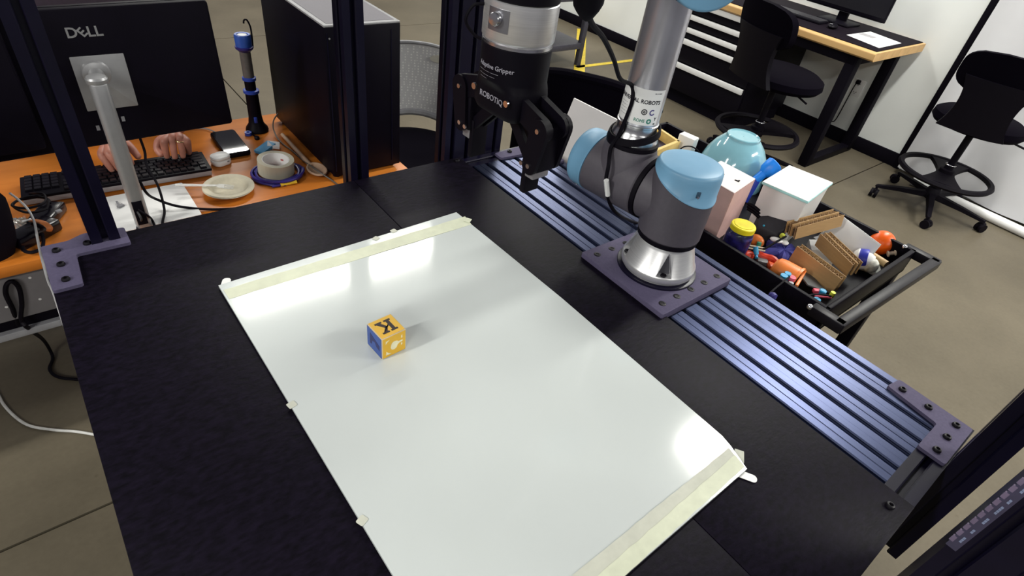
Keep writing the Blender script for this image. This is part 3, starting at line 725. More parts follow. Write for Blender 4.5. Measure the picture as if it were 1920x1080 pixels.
for px, py, a in ((547, 759, 0.2), (679, 976, 0.4), (705, 447, 0.4), (738, 433, 0.2)): tab(px, py, 0.012, 0.011, a, BT + 0.0002, m_tape2, 0.002)

# ------------------------------------------------------------------ alphabet block
m_by = mat('block_yellow', (0.80, 0.46, 0.025), 0.4, var=0.04); m_bb = mat('block_blue', (0.035, 0.085, 0.33), 0.4, var=0.05)
m_bd = mat('block_navy', (0.014, 0.018, 0.12), 0.45); m_br = mat('block_letter_brown', (0.022, 0.010, 0.012), 0.5); m_bw = mat('block_cream', (0.86, 0.82, 0.56), 0.5)
m_bwood = mat('block_wood', (0.66, 0.54, 0.36), 0.5)
bl = thing('alphabet_block', 'small yellow and blue wooden letter block with a dark letter K on top', 'block', (0.3150, 0.5990, T + 0.0064), math.radians(4))
a = 0.0440; h = a / 2
bm = nb(); box(bm, (0, 0, h), (a, a, a), None, 0.0014, 2); part('block_body', bm, m_bwood, bl, world=False)
def face(nm, R, o, sh_, m, t=0.0004, label=None):
    bm = nb()
    for poly in sh_: prism(bm, poly, o, R, t)
    return part(nm, bm, m, bl, label, world=False)
sq = lambda s: [(-s, -s), (s, -s), (s, s), (-s, s)]
RTop = Matrix(((-1, 0, 0), (0, -1, 0), (0, 0, 1)))
face('top_face', RTop, (0, 0, a), [sq(h - 0.0016)], m_by, label='yellow face with the letter K')
K = [[(-.78, -.82), (-.10, -.82), (-.10, -.60), (-.26, -.60), (-.26, .60), (-.10, .60), (-.10, .82), (-.78, .82), (-.78, .60), (-.60, .60), (-.60, -.60), (-.78, -.60)],
     [(-.26, -.22), (.22, .60), (.08, .60), (.08, .82), (.78, .82), (.78, .60), (.60, .60), (.14, .02), (-.26, -.02)][::1],
     [(-.10, .06), (.28, -.60), (.12, -.60), (.12, -.82), (.82, -.82), (.82, -.60), (.70, -.60), (.20, .14)]]
face('letter', RTop, (0, 0, a + 0.0003), [[(x * 0.0172, y * 0.0168) for x, y in p] for p in K], m_br, 0.0003)
RF = Matrix(((1, 0, 0), (0, 0, -1), (0, 1, 0)))      # face towards the camera (-y)
face('front_face', RF, (0, -h, h), [sq(h - 0.0014)], m_by, label='yellow face with a cream hooked shape')
fp = lambda L_: [(x * 0.0195, y * 0.0195) for x, y in L_]
face('letter', RF, (0, -h - 0.0003, h), [fp([(-.80, .42), (-.78, .74), (-.42, .78), (-.66, .62)]), fp([(-.80, -.80), (-.26, -.82), (-.55, -.66), (-.74, -.40)]),
     fp([(-.30, .10), (-.22, .30), (-.02, .40), (.22, .34), (.44, .18), (.78, .20), (.78, .02), (.46, -.02), (.30, -.16), (.22, -.40), (-.02, -.52), (-.24, -.44), (-.34, -.18)]),
     fp([(.64, .42), (.76, .42), (.76, .74), (.66, .70)]), fp([(.64, -.38), (.76, -.34), (.76, -.12), (.64, -.14)])], m_bw, 0.0003)
RL = Matrix(((0, 0, -1), (-1, 0, 0), (0, 1, 0)))     # face towards -x
face('side_face', RL, (-h, 0, h), [sq(h - 0.0012)], m_bb, label='blue face')
face('letter', RL, (-h - 0.0003, 0, h), [fp([(-.62, .62), (.78, .12), (.78, -.42), (.30, -.30), (.10, .02), (-.28, -.06), (-.40, -.52), (-.66, -.58)])], m_bd, 0.0003)
for nm, R in (('back_face', Matrix(((-1, 0, 0), (0, 0, 1), (0, 1, 0)))),):
    face(nm, R, (0, h, h), [sq(h - 0.0014)], m_bb)

# ================================================================== COMPUTER DESK
DZ = 0.73
dk = thing('computer_desk', 'orange wood computer desk with a grey steel beam behind the robot table', 'desk', (-0.4, 1.73, 0))
bm = nb(); boxb(bm, (-1.7, 1.442, DZ - 0.028), (0.862, 2.025, DZ), 0.002); part('desktop', bm, m_desk, dk)
bm = nb(); boxb(bm, (-1.55, 1.495, 0.545), (0.80, 1.512, DZ - 0.028), 0.002); gb_ = part('steel_panel', bm, m_deskgrey, dk)
for px, py in ((56, 521), (75, 561), (12, 576)):
    o = atY(px, py, 1.4945); bm = nb(); cyl(bm, o, o + Vector((0, 0.001, 0)), 0.0032, n=10); part('rivet', bm, m_white2, gb_)
bm = nb(); boxb(bm, (-1.55, 1.51, 0.508), (0.80, 1.60, 0.545)); part('gap_shade', bm, m_blkmat, dk)  # black box stands for the dark gap between panel and lower rail
bm = nb(); boxb(bm, (-1.55, 1.495, 0.488), (0.80, 1.62, 0.508), 0.002); part('lower_rail', bm, mat('light_steel', (0.32, 0.32, 0.34), 0.5), dk)
for x in (-1.3, 0.55):
    bm = nb(); boxb(bm, (x, 1.69, 0.03), (x + 0.07, 1.77, DZ - 0.028), 0.004); boxb(bm, (x, 1.46, 0), (x + 0.07, 2.0, 0.03), 0.006); part('leg', bm, m_deskgrey, dk)

# ------------------------------------------------------------------ monitors (seen from behind)
MY = 1.600
mn = thing('computer_monitor', 'black flat monitor seen from behind on a silver pole stand', 'monitor', (0.11, 1.52, DZ))
RB = Matrix(((1, 0, 0), (0, 0, -1), (0, 1, 0)))      # x right, y up, z towards the camera (-y)
mc = Vector((0.125, MY, 1.059))
RBt = Matrix.Rotation(math.radians(-1.3), 3, 'Y') @ RB
bm = nb(); rslab(bm, mc + Vector((0, 0.03, 0)), 0.522, 0.312, 0.012, 0.006, RBt, 0.001); shl = part('screen_frame', bm, m_blk, mn)
bm = nb(); rslab(bm, mc + Vector((0, 0.0185, 0)), 0.521, 0.311, 0.0185, 0.008, RBt, 0.004); part('back_shell', bm, mat('black_shell', (0.0022, 0.0012, 0.0050), 0.55, spec=0.1), mn)
bm = nb(); box(bm, mc + Vector((0, 0.0305, 0)), (0.508, 0.002, 0.29)); part('screen', bm, mat('screen_glass', (0.01, 0.01, 0.012), 0.15), mn)
m_stand = mat('stand_silver', (0.36, 0.36, 0.37), 0.38, metal=0.55, var=0.04)
pc = Vector((0.128, MY, 1.053))
bm = nb(); rslab(bm, pc, 0.105, 0.124, 0.003, 0.002, RB, 0.0006); vp = part('mount_plate', bm, m_stand, mn, 'silver mount plate')
o = atY(157, 61, MY); part('lettering', place(text_bm('D', 0.030, 0.0006, 0.0006), o + Vector((-0.0225, -0.0004, 0)), RBt), m_stand, mn)
eb = text_bm('E', 0.027, 0.0006, 0.0005); eb.transform(Matrix.Rotation(math.radians(38), 4, 'Z')); part('lettering', place(eb, o + Vector((-0.0025, -0.0004, 0.000)), RBt), m_stand, mn)
part('lettering', place(text_bm('LL', 0.030, 0.0006, 0.0006), o + Vector((0.0205, -0.0004, 0.0005)), RBt), m_stand, mn)
px_, py_ = 0.1045, 1.477
bm = nb(); rslab(bm, (px_, py_, DZ + 0.008), 0.034, 0.042, 0.362, 0.012, I3, 0.002); pole = part('pole', bm, m_stand, mn, 'silver pole')
bm = nb(); lathe(bm, (px_, py_, DZ + 0.368), [(0.020, 0), (0.021, 0.003), (0.021, 0.010), (0.018, 0.014), (0.0001, 0.0155)], n=28); part('pole_cap', bm, m_stand, pole)
bm = nb(); cyl(bm, (px_, py_ + 0.006, DZ + 0.360), (pc.x - 0.012, MY - 0.003, pc.z + 0.022), 0.009, 0.016, 24); lathe(bm, (pc.x - 0.012, MY - 0.003, pc.z + 0.022), [(0.030, 0), (0.027, 0.006), (0.016, 0.010)], n=28, axis=(0, -1, 0)); part('tilt_arm', bm, m_stand, mn)
bm = nb(); o = at(256, 388, DZ + 0.03); box(bm, (px_ - 0.002, py_ - 0.0205, DZ + 0.054), (0.022, 0.003, 0.066), None, 0.001); part('cable_slot', bm, m_blk, pole, 'black cable slot')
bm = nb(); rslab(bm, (0.115, 1.558, DZ), 0.245, 0.185, 0.008, 0.004, I3, 0.001); part('stand_base', bm, m_white2, mn, 'flat white stand base')
for px, py in ((184, 240), (231, 223)):
    o = atY(px, py, MY - 0.0005); bm = nb(); box(bm, o, (0.007, 0.0008, 0.012)); part('port_mark', bm, m_grey, mn)
m2 = thing('computer_monitor', 'second black monitor from behind at the left frame edge beside the silver pole one', 'monitor', (-0.30, 1.53, DZ))
R2 = Matrix.Rotation(math.radians(3.0), 3, 'Z') @ RB
c2m = Vector((-0.285, 1.545, 1.088))
bm = nb(); rslab(bm, c2m + Vector((0, 0.03, 0)), 0.522, 0.312, 0.012, 0.006, R2, 0.001); part('screen_frame', bm, m_blk, m2)
bm = nb(); rslab(bm, c2m + Vector((0, 0.0185, 0)), 0.521, 0.311, 0.0185, 0.008, R2, 0.004); part('back_shell', bm, mat('black_shell', (0, 0, 0)), m2)
bm = nb(); rslab(bm, c2m, 0.105, 0.124, 0.003, 0.002, R2, 0.0006); part('mount_plate', bm, m_stand, m2)
bm = nb(); rslab(bm, (-0.44, 1.475, DZ + 0.008), 0.034, 0.042, 0.38, 0.012, I3, 0.002); cyl(bm, (-0.44, 1.475, DZ + 0.37), c2m, 0.014, 0.02); part('pole', bm, m_stand, m2)
bm = nb(); rslab(bm, (-0.47, 1.56, DZ), 0.245, 0.185, 0.008, 0.004, I3, 0.001); part('stand_base', bm, m_white2, m2)

# monitor cables
def cable(name, pts, r, m, label, cat='cable', n=8, k=6):
    bm = nb(); tube(bm, pts, r, n, k); return solo(name, bm, m, label, cat)
cable('monitor_cable', [(0.165, 1.63, 0.92), (0.168, 1.625, 0.86), atY(275, 310, 1.60), atY(296, 348, 1.56), at(308, 392, DZ + 0.014), at(305, 415, DZ + 0.012), at(303, 434, DZ + 0.011)], 0.0032, m_rub, 'black cable hanging from the monitor and crossing the white stand base')
cable('monitor_cable', [atY(262, 340, 1.50), atY(275, 362, 1.498), at(292, 373, DZ + 0.035), at(330, 386, DZ + 0.018), at(380, 392, DZ + 0.006), at(424, 392, DZ + 0.004), at(470, 388, DZ + 0.004)], 0.0034, m_rub, 'black cable curving right from the silver pole to the table edge')
cable('monitor_cable', [(px_ - 0.004, py_ - 0.021, DZ + 0.065), (px_ + 0.012, py_ - 0.026, DZ + 0.045), at(285, 412, DZ + 0.012), at(292, 428, DZ + 0.008)], 0.0028, m_rub, 'short black cable leaving the slot of the silver pole to the right')
cable('monitor_cable', [(px_ - 0.006, py_ - 0.021, DZ + 0.06), (px_ - 0.004, py_ - 0.028, DZ + 0.04), at(259, 418, DZ + 0.012), at(257, 434, DZ + 0.008)], 0.0028, mat('dark_grey_cable', (0.03, 0.03, 0.035), 0.5), 'short dark grey cable straight down from the slot of the silver pole')
o = at(225, 386, DZ + 0.008); t = thing('cable_clip', 'tiny grey clip lying on the white monitor stand base', 'clip', o)
bm = nb(); box(bm, o + Vector((0.001, -0.006, 0.003)), (0.016, 0.010, 0.006), rotm(0, 0, 0.5), 0.0015); part('clip_body', bm, m_grey, t)
bm = nb(); box(bm, o + Vector((-0.002, 0.008, 0.003)), (0.005, 0.022, 0.005), rotm(0, 0, 0.1), 0.001); part('clip_arm', bm, m_grey, t)

# ------------------------------------------------------------------ keyboard
kb = thing('keyboard', 'black full-size keyboard with a pale underside in front of the seated person', 'keyboard', (0.107, 1.743, DZ + 0.0075), math.radians(178.0 - 1.5))
bm = nb(); box(bm, (0, 0, 0.0105), (0.444, 0.128, 0.009), rotm(math.radians(3), 0, 0), 0.003); kbody = part('case_top', bm, m_blk, kb, world=False)
bm = nb(); box(bm, (0, 0.003, 0.001), (0.440, 0.122, 0.017), rotm(math.radians(3), 0, 0), 0.003); part('case_base', bm, mat('case_base_grey', (0.34, 0.32, 0.33), 0.55), kb, 'pale grey underside', world=False)
m_key = mat('key_black', (0.0050, 0.0040, 0.0080), 0.4, spec=0.25)
def keymesh(wu):
    b = nb(); ww = 0.019 * wu - 0.0022; dd = 0.0165
    rings(b, [[Vector((sx * ww / 2 * k, sy * dd / 2 * k + o_, z)) for sx, sy in ((-1, -1), (1, -1), (1, 1), (-1, 1))] for z, k, o_ in ((0, 1, 0), (0.0035, 0.96, 0.0003), (0.0055, 0.84, 0.0008))])
    return mesh('key', b, m_key)
KM = {}
def key(x, y, wu):
    me = KM.setdefault(wu, keymesh(wu) if wu not in KM else None)
    o = bpy.data.objects.new('key', me); COL.objects.link(o); o.parent = kb
    o.location = (x, y, 0.0150 + y * math.sin(math.radians(3))); o.rotation_euler = (math.radians(3), 0, 0); MW[o] = MW[kb]
P_ = 0.0187; X0 = -0.212
rows = [(-2.45, [1.5, 1.25, 1.25, 5.5, 1.25, 1.25, 1.25, 1.5]), (-1.45, [2.25] + [1] * 10 + [2.75]), (-0.45, [1.75] + [1] * 11 + [2.25]), (0.55, [1.5] + [1] * 12 + [1.5]), (1.55, [1] * 13 + [2])]
for ry, ws in rows:
    x = 0.0; tot = sum(ws)
    for wu in ws: key(X0 + P_ * (x + wu / 2), ry * 0.0187 - 0.003, wu); x += wu
xx = 0
for k in range(13):
    key(X0 + P_ * (0.5 + xx), 2.75 * 0.0187 - 0.003, 1); xx += 1 + (1 if k == 0 else 0) * 0.75 + (0.08 if k in (4, 8) else 0)
NX = X0 + P_ * 15.35
for ry in (0.55, 1.55, 2.75):
    for k in range(3): key(NX + P_ * (k + .5), ry * 0.0187 - 0.003, 1)
for k in range(3): key(NX + P_ * (k + .5), -2.45 * 0.0187 - 0.003, 1)
key(NX + P_ * 1.5, -1.45 * 0.0187 - 0.003, 1)
NX += P_ * 3.35
for ry in (-2.45, -1.45, -0.45, 0.55, 1.55):
    for k in range(4): key(NX + P_ * (k + .5), ry * 0.0187 - 0.003, 1)

# ------------------------------------------------------------------ person behind the monitor, hands on the keyboard
ps = thing('person', 'person in dark clothes seated behind the monitor typing, only the hands showing', 'person', (0.2, 2.45, 0.0))
body = [(0.20, 2.52, 0.56, 0.13, 0.15), (0.20, 2.50, 0.72, 0.12, 0.15), (0.20, 2.46, 0.90, 0.11, 0.11), (0.20, 2.44, 1.03, 0.09, 0.09), (0.20, 2.43, 1.14, 0.055), (0.20, 2.42, 1.20, 0.052), (0.20, 2.40, 1.27, 0.075, 0.08), (0.20, 2.39, 1.34, 0.082, 0.092), (0.20, 2.40, 1.40, 0.06, 0.065),
        (0.34, 2.45, 1.02, 0.05), (0.46, 2.36, 0.84, 0.042), (0.37, 1.99, 0.83, 0.032), (*at(338, 226, 0.832), 0.026, 0.032),
        (0.06, 2.45, 1.02, 0.05), (-0.08, 2.36, 0.84, 0.042), (0.06, 2.02, 0.83, 0.032), (*at(196, 236, 0.828), 0.026, 0.032),
        (0.29, 2.46, 0.54, 0.085), (0.32, 2.10, 0.52, 0.065), (0.32, 2.12, 0.08, 0.04), (0.32, 2.00, 0.04, 0.035),
        (0.11, 2.46, 0.54, 0.085), (0.08, 2.10, 0.52, 0.065), (0.08, 2.12, 0.08, 0.04), (0.08, 2.00, 0.04, 0.035),
        (*at(331, 250, 0.815), 0.019, 0.036), (*at(206, 264, 0.810), 0.018, 0.036)]
bed = [(i, i + 1) for i in range(8)] + [(3, 9), (9, 10), (10, 11), (11, 12), (3, 13), (13, 14), (14, 15), (15, 16), (0, 17), (17, 18), (18, 19), (19, 20), (0, 21), (21, 22), (22, 23), (23, 24), (12, 25), (16, 26)]
def fingers(tips, knuckles, root, curl):
    out = []
    for (kx, ky, kz), (tx, ty, tz), c in zip(knuckles, tips, curl):
        k_ = Vector((kx, ky, kz)); t_ = Vector((tx, ty, tz)); r0 = Vector(root).lerp(k_, 0.35); m1 = k_.lerp(t_, 0.45) + Vector((0, 0, c)); m2_ = k_.lerp(t_, 0.8) + Vector((0, 0, c * 0.75))
        out.append(([(*r0, 0.0125), (*k_, 0.0122), (*m1, 0.0108), (*m2_, 0.0094), (*t_, 0.0078)], None))
    return out
KZ = 0.757
lt = [at(314, 297, KZ), at(329, 299, KZ), at(344, 297, KZ), at(355, 289, KZ)]
lk = [at(306, 264, 0.816), at(322, 257, 0.822), at(338, 258, 0.821), at(351, 265, 0.813)]
ch = [(body, bed)] + fingers(lt, lk, at(331, 249, 0.812), (0.008, 0.010, 0.010, 0.008))
thumb = lambda q: ([(*p, r) for p, r in zip(q, (0.014, 0.0135, 0.0115, 0.009))], None)
ch += [thumb((at(318, 254, 0.800), at(298, 264, 0.798), at(294, 280, 0.780), at(305, 294, 0.766)))]
rt = [at(213, 323, KZ), at(227, 323, KZ), at(240, 320, KZ), at(249, 311, KZ)]
rk = [at(189, 290, 0.806), at(203, 287, 0.812), at(217, 284, 0.812), at(230, 281, 0.806)]
ch += fingers(rt, rk, at(205, 262, 0.806), (0.004, 0.005, 0.006, 0.006))
ch += [thumb((at(216, 262, 0.800), at(236, 268, 0.796), at(250, 282, 0.782), at(262, 298, 0.766)))]
bm = skinned(ch); bd_ = part('body', bm, m_skin, ps, ang=180)
def nail(p, d):
    b = nb(); sph(b, Vector(p) + Vector((0, -0.002, 0.0048)), 0.0048, 10, 6, (0.85, 1.1, 0.35), rotm(-0.7, 0, d)); part('fingernail', b, m_nail, bd_)
for p in lt + rt: nail(p, 0)
b = nb(); c_, d_ = Vector(lk[2]).lerp(Vector(lt[2]), 0.20) + Vector((0, 0, 0.004)), (Vector(lt[2]) - Vector(lk[2])).normalized()
u_, v_, _ = basis(d_ + Vector((0, 0, 0.3)))
tube(b, [c_ + u_ * (0.0128 * math.cos(2 * PI * i / 16)) + v_ * (0.0128 * math.sin(2 * PI * i / 16)) for i in range(17)], 0.0016, n=6, k=1); part('finger_ring', b, m_gold, bd_, 'gold ring on the finger')
sw = [(x, y, z, r[0] + 0.022, (r[1] if len(r) > 1 else r[0]) + 0.022) for x, y, z, *r in body]
cl_ch = []
for sx in (-1, 1):
    sh_, el_ = Vector((0.20 + 0.13 * sx, 2.45, 1.03)), Vector((0.20 + (0.26 if sx > 0 else 0.28) * sx, 2.36, 0.84)); fw = Vector(body[11 if sx > 0 else 15][:3])
    cl_ch.append(([(*sh_, 0.085), (*(sh_.lerp(el_, 0.42) + Vector((0.035 * sx, 0, 0.03))), 0.084), (*sh_.lerp(el_, 0.8), 0.070), (*el_, 0.066), (*el_.lerp(fw, 0.6), 0.055), (*fw, 0.046)], None))
    hp_ = Vector((0.20 + 0.09 * sx, 2.48, 0.54)); kn = Vector((0.20 + 0.12 * sx, 2.10, 0.52))
    cl_ch.append(([(*hp_, 0.105), (*hp_.lerp(kn, .5), 0.098), (*kn, 0.084), (kn.x, kn.y + 0.02, 0.30, 0.070), (kn.x, kn.y + 0.02, 0.12, 0.062)], None))
bm = skinned(cl_ch)
rings(bm, [[Vector((0.20 + hx_ * math.copysign(abs(math.cos(2 * PI * i / 40)) ** 0.85, math.cos(2 * PI * i / 40)), yc_ + hy_ * math.sin(2 * PI * i / 40), z_)) for i in range(40)] for z_, hx_, hy_, yc_ in
    ((0.48, 0.17, 0.13, 2.51), (0.54, 0.195, 0.15, 2.51), (0.66, 0.185, 0.145, 2.50), (0.80, 0.195, 0.15, 2.48), (0.92, 0.21, 0.15, 2.46), (1.01, 0.215, 0.135, 2.45), (1.06, 0.195, 0.115, 2.445), (1.095, 0.155, 0.098, 2.44), (1.12, 0.105, 0.085, 2.435), (1.145, 0.072, 0.074, 2.432))])
part('clothing', bm, m_shirt, ps, 'dark clothes', ang=180)
bm = nb(); sph(bm, (0.20, 2.405, 1.375), 0.10, 20, 12, (0.92, 1.0, 0.82)); part('hair', bm, m_hair, ps, 'dark hair')
for sx in (-1, 1):
    bm = nb(); sph(bm, (0.20 + 0.032 * sx, 2.318, 1.325), 0.0115, 12, 8); part('eye', bm, m_white2, ps)
    bm = nb(); sph(bm, (0.20 + 0.085 * sx, 2.40, 1.315), 0.03, 12, 8, (0.35, 0.7, 1.0)); part('ear', bm, m_skin, ps)
bm = nb(); sph(bm, (0.20, 2.305, 1.295), 0.018, 12, 8, (0.7, 0.9, 1.3)); part('nose', bm, m_skin, ps)
bm = nb(); sph(bm, (0.20, 2.318, 1.258), 0.02, 12, 8, (1.2, 0.4, 0.35)); part('mouth', bm, m_nail, ps)

# ------------------------------------------------------------------ things on the computer desk
ph = thing('smartphone', 'black phone with a glossy screen lying behind the white earbud case', 'phone', (0.426, 1.834, DZ), math.radians(-1))
bm = nb(); rslab(bm, (0, 0, 0), 0.077, 0.168, 0.017, 0.012, I3, 0.005); part('phone_case', bm, m_blk, ph, world=False)
bm = nb(); rslab(bm, (0, 0, 0.0168), 0.070, 0.160, 0.0006, 0.009); part('screen', bm, mat('phone_glass', (0.006, 0.006, 0.009), 0.025, spec=0.6, var=0.02), ph, world=False)
cable('charging_cable', [(0.412, 1.917, DZ + 0.006), (0.407, 1.95, DZ + 0.005), (0.38, 1.985, DZ + 0.004), (0.30, 2.0, DZ + 0.004)], 0.0022, m_grey, 'thin grey cable plugged into the far end of the phone')
ec = thing('earbud_case', 'small white rounded earbud case beside the keyboard end', 'case', (0.367, 1.733, DZ), 0.3)
bm = nb(); rslab(bm, (0, 0, 0), 0.054, 0.046, 0.017, 0.018, I3, 0.005, 6); part('case_bottom', bm, m_white2, ec, world=False)
bm = nb(); rslab(bm, (0, 0, 0.0173), 0.054, 0.046, 0.012, 0.018, I3, 0.006, 6); part('case_lid', bm, m_white2, ec, world=False)
bm = nb(); box(bm, (0.010, -0.022, 0.012), (0.007, 0.002, 0.004)); part('hinge', bm, m_grey, ec, world=False)
# plates and fork
m_pulp = mat('cream_paper_pulp', (0.60, 0.55, 0.42), 0.7, var=0.05, scale=120, bump=0.1)
def plate(z, label):
    o = Vector((0.337, 1.563, z)); bm = nb()
    lathe(bm, o, [(0.0001, 0.0012), (0.036, 0.0012), (0.041, 0.003), (0.050, 0.0135), (0.0535, 0.0155), (0.066, 0.0165), (0.0675, 0.0150), (0.066, 0.0140), (0.054, 0.0130), (0.0505, 0.011), (0.0415, 0), (0.0001, 0)], n=56)
    solo('paper_plate', bm, m_pulp, label, 'plate', 'stacked paper plates')
plate(DZ, 'lower of two nested cream paper plates on the desk'); plate(DZ + 0.0032, 'upper cream paper plate holding the clear plastic fork')
m_clear = mat('clear_plastic', (0.92, 0.92, 0.90), 0.12, var=0.01, trans=0.55)
fk = thing('plastic_fork', 'clear plastic fork resting across the cream paper plate', 'fork', (0.30, 1.576, DZ + 0.02))
fa, fb = Vector((0.214, 1.608, DZ + 0.026)), Vector((0.315, 1.566, DZ + 0.0215)); fd_ = (fb - fa).normalized(); fs = Vector((-fd_.y, fd_.x, 0)).normalized()
bm = nb(); zz = Vector((0, 0, 1)); FRm = Matrix((fd_, fs, fd_.cross(fs))).transposed()
prism(bm, [(0, -0.005), (0.02, -0.0058), (0.09, -0.0035), (0.103, -0.0035), (0.103, 0.0035), (0.09, 0.0035), (0.02, 0.0058), (0, 0.005)], fa, FRm, 0.0022); part('fork_handle', bm, m_clear, fk)
f2 = (fd_ + Vector((0, 0, -0.10))).normalized(); FR2 = Matrix((f2, fs, f2.cross(fs))).transposed(); fo_ = fa + fd_ * 0.101
bm = nb(); prism(bm, [(0, -0.0035), (0.006, -0.009), (0.020, -0.0105), (0.020, 0.0105), (0.006, 0.009), (0, 0.0035)], fo_, FR2, 0.0016)
for k in range(4): y = -0.0092 + k * 0.0061; prism(bm, [(0.0195, y - 0.0013), (0.044, y - 0.0006), (0.044, y + 0.0006), (0.0195, y + 0.0013)], fo_, FR2, 0.0016)
part('fork_head', bm, m_clear, fk)
# blue cable coil with yellow plug, masking tape roll on it
m_bluec = mat('deep_blue_cable', (0.030, 0.022, 0.20), 0.35, var=0.1)
cc = Vector((0.489, 1.600, DZ)); cl = thing('cable_coil', 'coil of deep blue cable under the masking tape roll', 'cable', cc)
bm = nb(); pts = []
for i in range(6 * 26 + 1):
    a = 2 * PI * i / 26; k = i / 26; r = 0.064 + 0.007 * math.sin(k * 2.4) + 0.003 * math.sin(a * 3 + k); pts.append(cc + Vector((r * 1.04 * math.cos(a), r * math.sin(a), 0.004 + 0.0032 * (k % 3) + 0.0015 * math.sin(a * 2 + k * 3))))
tube(bm, pts, 0.0036, n=7, k=1); part('coil', bm, m_bluec, cl)
pa, pb_ = at(526, 347, DZ + 0.006), at(556, 341, DZ + 0.006)
bm = nb(); tube(bm, [cc + Vector((0.015, -0.066, 0.005)), pa + (pa - pb_) * 0.5, pa], 0.0032, n=7); part('cable_end', bm, m_bluec, cl)
bm = nb(); tube(bm, [pa, pa.lerp(pb_, 0.5), pb_], 0.0052, n=8, k=3); part('plug', bm, mat('yellow_plug', (0.72, 0.47, 0.03), 0.45), cl, 'yellow plug')
tr = thing('masking_tape_roll', 'cream roll of masking tape lying on the blue cable coil', 'tape', (0.487, 1.607, DZ + 0.008))
tc_ = Vector((0.487, 1.607, DZ + 0.0085)); tax = Vector((0.05, -0.06, 1)).normalized()
bm = nb(); lathe(bm, tc_, [(0.0385, 0), (0.0515, 0), (0.0515, 0.041), (0.0385, 0.041), (0.0385, 0)], n=56, axis=tax, caps=False); part('tape_winding', bm, mat('cream_tape_roll', (0.52, 0.48, 0.37), 0.65, var=0.04, scale=200, stretch=(1, 1, 0.1)), tr)
bm = nb(); lathe(bm, tc_, [(0.0365, 0.0005), (0.0384, 0.0005), (0.0384, 0.0405), (0.0365, 0.0405), (0.0365, 0.0005)], n=56, axis=tax, caps=False); core = part('core', bm, m_paper, tr, 'white cardboard core')
u_, v_, _ = basis(tax)
for a0, z_ in ((1.15, 0.030), (0.62, 0.018), (1.75, 0.018)):
    bm = nb(); az = math.atan2(0.8, 0.35) + a0 - 1.1
    grid(bm, lambda u, v: tc_ + Vector((0.0362 * math.cos(az + 0.26 * (u - .5)), 0.0362 * math.sin(az + 0.26 * (u - .5)), z_ + 0.0055 * v)), 4, 1); part('core_print', bm, mat('red_print', (0.45, 0.10, 0.10), 0.6), core)
# wooden spoon
wsn = thing('wooden_spoon', 'pale wooden spoon lying along the black computer tower', 'spoon', (0.59, 1.68, DZ))
sa, sb = at(529, 252, DZ + 0.008), at(580, 308, DZ + 0.007); sd = (sb - sa).normalized(); sc_ = sb + sd * 0.040 + Vector((0.006, -0.004, 0))
bm = nb(); tube(bm, [sa, sa.lerp(sb, .5), sb, sb + sd * 0.015], lambda t_: 0.006 + 0.002 * t_, n=10, flat=0.8); part('spoon_handle', bm, mat('pale_wood', (0.46, 0.30, 0.20), 0.55), wsn)
sR = Matrix((sd, Vector((-sd.y, sd.x, 0)), Vector((0, 0, 1)))).transposed()
bm = nb(); nn = 28; L_ = [(1.0, 0.010), (0.96, 0.0135), (0.86, 0.0138), (0.7, 0.009), (0.4, 0.005), (0.001, 0.004)]
rings(bm, [[sc_ - Vector((0, 0, 0.007)) + sR @ Vector((0.043 * k * math.cos(2 * PI * i / nn), 0.029 * k * math.sin(2 * PI * i / nn), z)) for i in range(nn)] for k, z in ([(0.001, 0.0005), (0.6, 0.001), (0.9, 0.006)] + L_)]); part('spoon_bowl', bm, MATS['pale_wood'], wsn)
# blue and white packet
pk = thing('paper_packet', 'small blue and white folded packet behind the tape roll', 'packet', at(498, 272, DZ))
a_, b_, c_ = at(476, 281, DZ + 0.012), at(501, 263, DZ + 0.022), at(524, 266, DZ + 0.016)
def wedge(p, q_, wd, th, m, nm, lbl):
    d = (q_ - p).normalized(); s = d.cross(Vector((0, 0, 1))).normalized(); R = Matrix((d, s, d.cross(s))).transposed()
    bm = nb(); box(bm, (p + q_) / 2 + s * wd / 2 - Vector((0, 0, th / 2)), ((q_ - p).length, wd, th), R, 0.001); part(nm, bm, m, pk, lbl)
wedge(a_, b_, 0.034, 0.010, mat('sky_blue', (0.06, 0.30, 0.55), 0.5), 'blue_half', 'blue half'); wedge(b_, c_, 0.034, 0.010, m_paper, 'white_half', 'white half')
# little blue ring cap with black knob near the work light
rc = thing('ring_cap', 'small blue ring with a black knob at the foot of the work light', 'cap', at(469, 254, DZ))
o = at(466, 253, DZ + 0.001); bm = nb(); lathe(bm, o, [(0.006, 0), (0.011, 0), (0.011, 0.010), (0.006, 0.010), (0.006, 0)], n=20, caps=False); part('ring', bm, mat('royal_blue', (0.025, 0.065, 0.42), 0.4), rc)
o2 = at(482, 259, DZ + 0.004); bm = nb(); sph(bm, o2, 0.0085, 14, 8); tube(bm, [o + Vector((.01, 0, .003)), o2], 0.0025, n=6, k=2); part('knob', bm, m_blk, rc)

